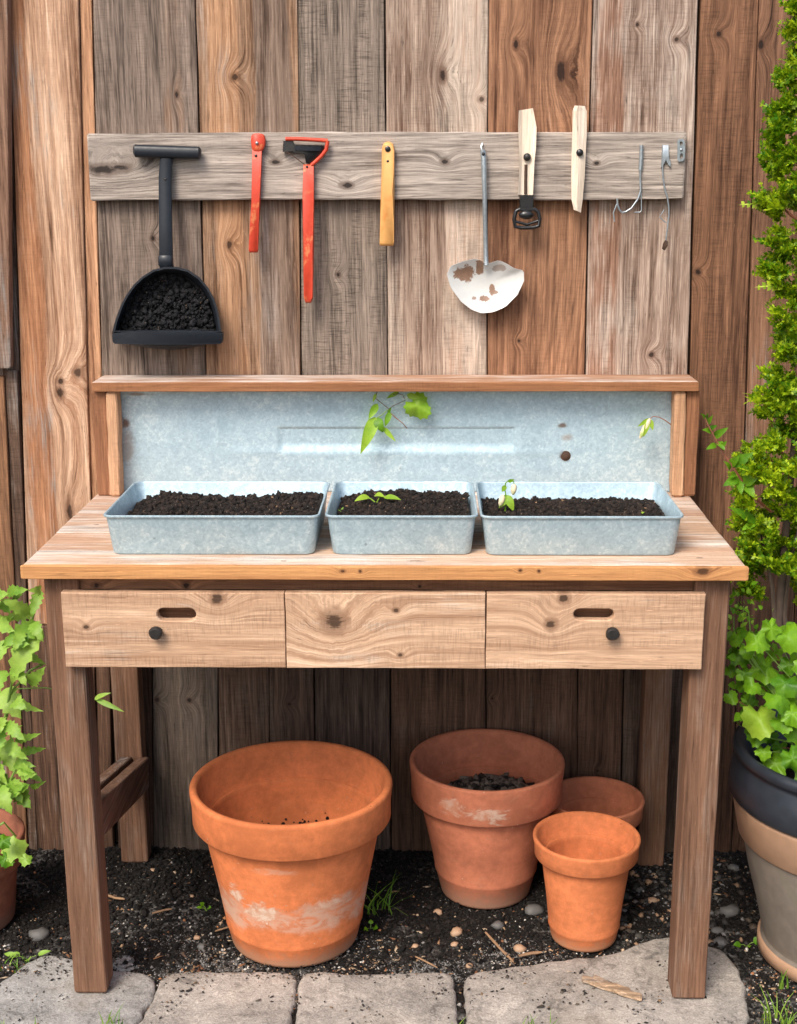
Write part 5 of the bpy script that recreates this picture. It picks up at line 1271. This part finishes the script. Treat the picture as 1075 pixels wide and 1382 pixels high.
# ------------------------------------------------------------------ grass tufts and weeds
def tuft(x, y, n, hpx, label, spread=.02, mat='grass', lean=.5, z=None):
    g = G(x, y, 0); zz = ground_h(g.x, g.y) - .002; m = MB()
    for i in range(n):
        a = rng.uniform(0, 6.283); L = hpx / 720. * rng.uniform(.5, 1.); bs = Vector((g.x + rng.uniform(-spread, spread), g.y + rng.uniform(-spread, spread) * .6, zz))
        out = Vector((math.cos(a), math.sin(a), 0)) * lean * rng.uniform(.2, 1)
        pts = [bs + (Vector((0, 0, 1)) + out * t * 1.4) * (L * t) - Vector((0, 0, 1)) * (L * .35 * t * t * out.length) for t in (0, .33, .66, 1)]
        w = rng.uniform(.0009, .0018); sd = Vector((-math.sin(a), math.cos(a), 0)) if abs(math.sin(a)) > .3 else Vector((1, 0, 0))
        v = []
        for k, p in enumerate(pts): ww = w * (1, 1, .7, .1)[k]; v += [p - sd * ww, p + sd * ww]
        m.add(v, [(0, 1, 3, 2), (2, 3, 5, 4), (4, 5, 7, 6)])
    return tag(mesh('grass_tuft', m.v, m.f, M[mat], smooth=True, base=True), label, 'grass', 'grass tufts between the stones')
tuft(718, 1392, 16, 42, 'grass tuft growing at the front edge of the pale slab', .045); tuft(1045, 1376, 26, 55, 'leafy grass clump at the foot of the large planter', .04)
tuft(152, 1386, 10, 40, 'thin grass tuft in the joint right of the left leg stone', .02); tuft(20, 1392, 14, 30, 'low grass at the corner of the left leg stone', .04)
tuft(20, 1300, 10, 26, 'green grass at the back edge of the left leg stone', .03, lean=.9); tuft(618, 1390, 6, 32, 'few grass blades in the joint beside the pale slab', .006)
tuft(1058, 1330, 8, 45, 'thin grass blades against the planter foot', .012, lean=.2)
tuft(512, 1224, 20, 60, 'wispy green weed growing between the largest and medium pots', .03, lean=1.3)
def weed(x, y, specs, label, w=.014, mat='leaf'):
    g = G(x, y, 0); b0 = Vector((g.x, g.y, ground_h(g.x, g.y) - .001)); e = empty('weed', b0, label, 'weed')
    for dx, dy, dz, ww in specs:
        tip = b0 + Vector((dx, dy, dz)); mid = b0.lerp(tip, .45) + Vector((0, 0, .004)); stem(e, [b0, b0.lerp(mid, .5) + Vector((0, 0, .004)), mid], .0008)
        leaf(e, mid, tip, ww, mat, nrm=(0, -.5, .85), bend=.1)
weed(1008, 1270, [(.030, .0, .018, .02), (-.03, -.005, .008, .016), (.0, -.02, .012, .014)], 'small two-leaved weed between the slab and planter')
weed(278, 1222, [(-.014, 0, .022, .012), (.012, -.004, .012, .012), (-.022, -.004, .012, .008)], 'tiny seedling weed left of the largest pot')
weed(500, 1250, [(.016, -.01, .012, .016), (-.014, -.012, .008, .014), (.0, .012, .02, .012)], 'round-leaved weed beside the largest pot base')
weed(35, 1290, [(.05, .01, .02, .012), (-.03, 0, .02, .014), (.012, -.02, .016, .02), (-.05, .01, .012, .014)], 'spreading weed at the back of the left leg stone', mat='lance')

# ------------------------------------------------------------------ left leafy plant
lb = Vector((-.925, .31, .166)); lp = empty('leafy_plant', lb, 'tall leafy green plant growing in the brown terracotta pot', 'plant')
def q(x, y, Y=.33): return P(x, y, Y)
for pts in ([(-20, 1120), (-8, 1040), (8, 960), (20, 900), (40, 850), (52, 800)], [(-22, 1120), (-15, 1050), (0, 1000), (18, 930), (40, 905), (58, 896)], [(-24, 1120), (0, 1090), (15, 1050), (30, 1020)], [(-20, 1125), (5, 1110), (22, 1130), (24, 1145)]):
    w = [lb] + [q(*p, .31 + .008 * i) for i, p in enumerate(pts)][1:]; stem(lp, w, .0028)
lv = [((55, 796), (37, 797), 11), ((54, 797), (42, 834), 14), ((46, 822), (6, 836), 18), ((40, 828), (0, 808), 16), ((52, 842), (2, 872), 24), ((56, 848), (15, 926), 26), ((36, 880), (62, 897), 12), ((38, 922), (61, 900), 18), ((6, 930), (28, 970), 30), ((22, 941), (58, 960), 13), ((45, 840), (58, 866), 16), ((20, 860), (-8, 905), 16),
      ((26, 1016), (62, 1010), 11), ((20, 1000), (55, 990), 10), ((30, 1040), (58, 1056), 12), ((10, 1000), (38, 1025), 18), ((0, 1000), (22, 1045), 20), ((12, 1050), (30, 1085), 18), ((0, 1060), (16, 1100), 18), ((20, 1030), (48, 1035), 16), ((-4, 1040), (20, 1070), 18), ((8, 975), (34, 1000), 16), ((2, 985), (-4, 1020), 18), ((40, 1060), (62, 1054), 8),
      ((8, 905), (-10, 950), 20), ((10, 870), (-6, 880), 14), ((28, 800), (15, 815), 8), ((30, 850), (18, 880), 14), ((5, 1080), (28, 1070), 14), ((-8, 1020), (10, 1060), 18), ((-20, 960), (0, 1010), 22), ((-30, 900), (-20, 960), 24), ((-40, 1000), (-20, 1050), 24), ((-30, 840), (-10, 870), 20)]
for _ in range(22):
    x_, y_ = rng.uniform(-25, 30), rng.uniform(800, 1075); d_ = rng.uniform(16, 34); g_ = rng.uniform(-.6, 1.4); lv.append(((x_, y_), (x_ + d_ * math.cos(g_), y_ + d_ * math.sin(g_)), rng.uniform(12, 22)))
for i, (a, b, w) in enumerate(lv):
    Y0 = .33 + rng.uniform(-.05, .03)
    leaf(lp, q(*a, Y0 + .015), q(*b, Y0 - .02), w / 520., 'lance', nrm=(rng.uniform(-.5, .5), -1, rng.uniform(.1, .8)), bend=rng.uniform(.05, .2), fold=rng.uniform(.15, .4), wav=.07, n=11, jag=.2)
for i, (x, y, r) in enumerate(((18, 1145, 20), (8, 1158, 14), (34, 1160, 10), (4, 1135, 12))):
    v, f = lobed_geo(q(x, y, .20 - .01 * i), r / 690., (.1, -.7, .7), (.5, 0, -.5), 5, i, .3); mesh('leaf', v, f, M['leaf' if i % 2 else 'lance'], lp, smooth=True)
stem(lp, [lb + Vector((.02, -.02, 0)), q(5, 1128, .24), q(14, 1140, .212)], .0016)
leaf(lp, q(128, 943, .36), q(168, 961, .34), .013, 'lance', nrm=(0, -1, .5), bend=.05); leaf(lp, q(127, 944, .36), q(150, 935, .35), .012, 'lance', nrm=(0, -.8, .7), bend=.1)
stem(lp, [q(18, 930, .36), q(60, 928, .37), q(100, 935, .37), q(130, 944, .358)], .0014)

# ------------------------------------------------------------------ right: conifer shrub and broad-leaved plant in the planter
sb = Vector((.86, .27, .40))
shrub = empty('conifer_shrub', sb, 'lime green feathery conifer rising from the large planter', 'shrub')
qr = lambda x, y, Y=.27: P(x, y, Y)
tr = [sb, qr(1050, 850), qr(1053, 800), qr(1062, 700), qr(1075, 560), qr(1090, 400), qr(1098, 250), qr(1100, 60), qr(1100, -60)]
stem(shrub, tr, [.009, .008, .008, .007, .006, .005, .004, .003, .002], 'bark', 'trunk', 8)
stem(shrub, [sb + Vector((.01, 0, .02)), qr(1044, 830), qr(1042, 795), qr(1036, 760), qr(1026, 720)], [.006, .005, .0045, .004, .002], 'bark', 'branch')
stem(shrub, [sb + Vector((.0, .01, .02)), qr(1058, 830), qr(1061, 795), qr(1070, 740), qr(1085, 690)], [.006, .005, .004, .004, .002], 'bark', 'branch')
for a, b in (((1066, 650), (1030, 540)), ((1072, 590), (1046, 555)), ((1085, 470), (1040, 425)), ((1088, 430), (1042, 370)), ((1092, 340), (1046, 335)), ((1094, 310), (1036, 262)), ((1070, 620), (1010, 612))):
    stem(shrub, [qr(*a), qr((a[0] + b[0]) / 2 + 4, (a[1] + b[1]) / 2 + 6), qr(*b)], [.004, .003, .0015], 'redstem', 'branch')
edgeL = [(-60, 1085), (60, 1074), (85, 1066), (122, 1058), (164, 1056), (206, 1050), (245, 1038), (262, 1033), (285, 1044), (305, 1056), (318, 1060), (332, 1042), (369, 1039), (385, 1052), (400, 1066), (414, 1050), (428, 1040), (440, 1052), (457, 1068), (470, 1052), (486, 1056), (507, 1046), (537, 1032), (558, 1034), (574, 1066), (590, 1050), (604, 1012), (625, 1008), (650, 1004), (670, 1010), (684, 1000), (700, 1010), (720, 1004), (745, 1002), (768, 1006), (790, 1012), (806, 1022), (820, 1040)]
def xl(y): return xl0(y) - 7
def xl0(y):
    for (a, b), (c, d) in zip(edgeL, edgeL[1:]):
        if a <= y <= c: return b + (d - b) * (y - a) / (c - a)
    return 1080
def foliage():
    v, f = [], []
    cl = []
    while len(cl) < 1450:
        y = rng.uniform(-60, 815); l = xl(y); w = 1110 - l
        if rng.random() > (w / 112) ** 1.2: continue
        right = 1110 + w * .9
        x = l + rng.uniform(-6, 6) + (right - l) * rng.random() ** 1.35
        if y > 770 and 1025 < x < 1064: continue
        if x > 1190: continue
        if mnoise.noise(Vector((x / 24, y / 24, 3))) < -.12 and x < l + 75: continue
        half = w / 700. * .75
        cl.append((x, y, .27 + rng.uniform(-half, half) * (.4 + .6 * min(1, (x - l) / 40)), rng.uniform(.6, 1.2)))
    for x, y, Y, s in cl:
        c = qr(x, y, Y); ax = qr(1100, y, .27)
        out = (c - ax); out.z = 0
        out = out.normalized() if out.length > 1e-3 else Vector((-1, 0, 0))
        for k in range(8):
            d = (out * rng.uniform(.1, 1.) + Vector((rng.gauss(0, .55), rng.gauss(-.25, .55), rng.gauss(.45, .5)))).normalized()
            L = .034 * s * rng.uniform(.5, 1.35); o0 = c - d * L * .3
            sd = d.cross(Vector((rng.gauss(0, 1), rng.gauss(0, 1), rng.gauss(0, 1)))).normalized(); nn = sd.cross(d)
            n = 5
            for i in range(n):
                q_ = (i + .6) / n; p = o0 + d * (L * q_)
                for sg in (-1, 1):
                    t = (d * .75 + sd * sg * .85 + nn * rng.gauss(0, .25)).normalized(); ll = .0125 * s * (1.05 - .5 * q_) * rng.uniform(.7, 1.2); ww = ll * .33
                    e_ = t.cross(nn).normalized() * ww; b = len(v)
                    v.extend([p, p + t * ll * .5 + e_ + nn * .0008, p + t * ll, p + t * ll * .5 - e_ - nn * .0008]); f.append((b, b + 1, b + 2, b + 3))
            b = len(v); e_ = sd * .0016; tip = o0 + d * L * 1.15; v.extend([o0 + d * L * .5, o0 + d * L * .8 + e_, tip, o0 + d * L * .8 - e_]); f.append((b, b + 1, b + 2, b + 3))
    return v, f
v, f = foliage(); mesh('foliage', v, f, M['thuja'], shrub)
# leaning sprig with a red stem
sgb = qr(1013, 668, .23)
stem(shrub, [qr(1040, 690, .25), sgb, qr(1003, 652, .22), qr(990, 632, .21), qr(976, 612, .21), qr(965, 592, .205), qr(955, 573, .2), qr(951, 563, .2)], [.003, .0026, .0024, .002, .0018, .0014, .001, .0006], 'redstem', 'branch')
for a, b, w in (((951, 566), (945, 558), 6), ((952, 566), (955, 557), 6), ((955, 572), (962, 560), 7), ((958, 580), (968, 574), 8), ((960, 583), (947, 580), 9), ((963, 590), (983, 577), 11), ((968, 596), (978, 608), 10), ((966, 600), (952, 607), 9), ((972, 606), (981, 595), 9), ((985, 628), (998, 615), 12), ((988, 628), (1017, 611), 17), ((985, 634), (976, 622), 8), ((992, 640), (984, 645), 7), ((996, 645), (975, 656), 15), ((1003, 652), (1026, 640), 17), ((1006, 655), (1018, 672), 14), ((1000, 640), (1030, 626), 16), ((996, 648), (1000, 668), 12)):
    leaf(shrub, qr(*a, .215), qr(*b, .195), w / 690., 'leaf', nrm=(rng.uniform(-.3, .3), -1, .5), bend=.1, wav=.06)
for a, b in (((1018, 700), (982, 684)), ((1022, 706), (990, 690)), ((1020, 704), (1000, 716))):
    leaf(shrub, qr(*a, .22), qr(*b, .2), .016, 'leaf', nrm=(0, -1, .6), wav=.1)

bb = Vector((.90, .16, .395)); bl = empty('leafy_plant', bb, 'broad crinkled-leaved plant filling the large planter under the conifer', 'plant')
bl_leaves = [(994, 885, 13), (1035, 901, 20), (1022, 866, 16), (1026, 970, 23), (1022, 992, 15), (1060, 922, 18), (1050, 945, 17), (1069, 962, 17), (1046, 1030, 18), (1053, 1009, 12), (1030, 1014, 11), (1064, 858, 19), (1046, 880, 12), (1041, 848, 14), (1016, 926, 12), (987, 941, 10), (1070, 1024, 16), (1064, 898, 13), (1005, 908, 11), (985, 905, 9), (1010, 945, 12), (1000, 925, 9), (1072, 935, 16), (1036, 928, 13), (1030, 860, 12), (995, 862, 10), (1078, 990, 18), (1090, 1040, 20), (1095, 900, 22), (1100, 960, 24), (1120, 1010, 22), (1140, 930, 24), (1150, 990, 24), (1080, 880, 18), (1110, 860, 20), (1160, 1040, 22), (1055, 975, 14), (1040, 995, 11), (1008, 880, 10), (1175, 960, 22)]
for i, (x, y, r) in enumerate(bl_leaves):
    Y = .10 + rng.uniform(-.03, .07) + (.04 if r < 14 else 0)
    c = P(x, y, Y); nr = Vector((rng.uniform(-.45, .35), -1, rng.uniform(.2, 1.1)))
    v, f = lobed_geo(c, r / 620., nr, (rng.uniform(-.6, .6), -.3, -1 + rng.uniform(0, .5)), rng.choice((3, 5, 5)), i, rng.uniform(.15, .45))
    mesh('leaf', v, f, M['leaf'] if rng.random() < .8 else M['palegreen'], bl, smooth=True)
    base = bb + Vector((rng.uniform(-.05, .05), rng.uniform(-.02, .05), 0)); mid = base.lerp(c, .6) + Vector((0, .02, .02))
    stem(bl, [base, base.lerp(mid, .55) + Vector((0, .01, .01)), mid, c + nr.normalized() * -.001], [.002, .0017, .0014, .0008], 'stem' if i % 3 else 'redstem')
for i in range(70):                        # small lime shoots at the upper left, against the bench leg
    x, y = rng.gauss(1002, 15), rng.gauss(820, 14) + (30 if i % 3 == 0 else 0)
    if x < 980: x = 980 + rng.random() * 8
    a = P(x, y + 4, .15 + rng.uniform(-.02, .03)); b = a + Vector((rng.uniform(-.014, .014), rng.uniform(-.012, 0), rng.uniform(-.004, .016)))
    leaf(bl, a, b, .009, 'palegreen' if rng.random() < .45 else 'leaf', nrm=(rng.uniform(-.4, .4), -1, .7), n=4)
for i in range(130):                       # small inner leaves
    x, y = rng.uniform(980, 1120), rng.uniform(835, 985)
    a = P(x, y, .16 + rng.uniform(0, .06)); b = a + Vector((rng.uniform(-.02, .02), rng.uniform(-.02, 0), rng.uniform(-.016, .014)))
    leaf(bl, a, b, .018, 'leaf', nrm=(rng.uniform(-.5, .5), -1, .5), n=4)
for pts in ([(1000, 870), (1002, 845), (1003, 818)], [(1010, 880), (1012, 850), (1010, 826)], [(995, 870), (990, 850), (990, 832)]):
    stem(bl, [bb] + [P(x, y, .165) for x, y in pts], [.002, .0018, .0014, .001], 'stem')
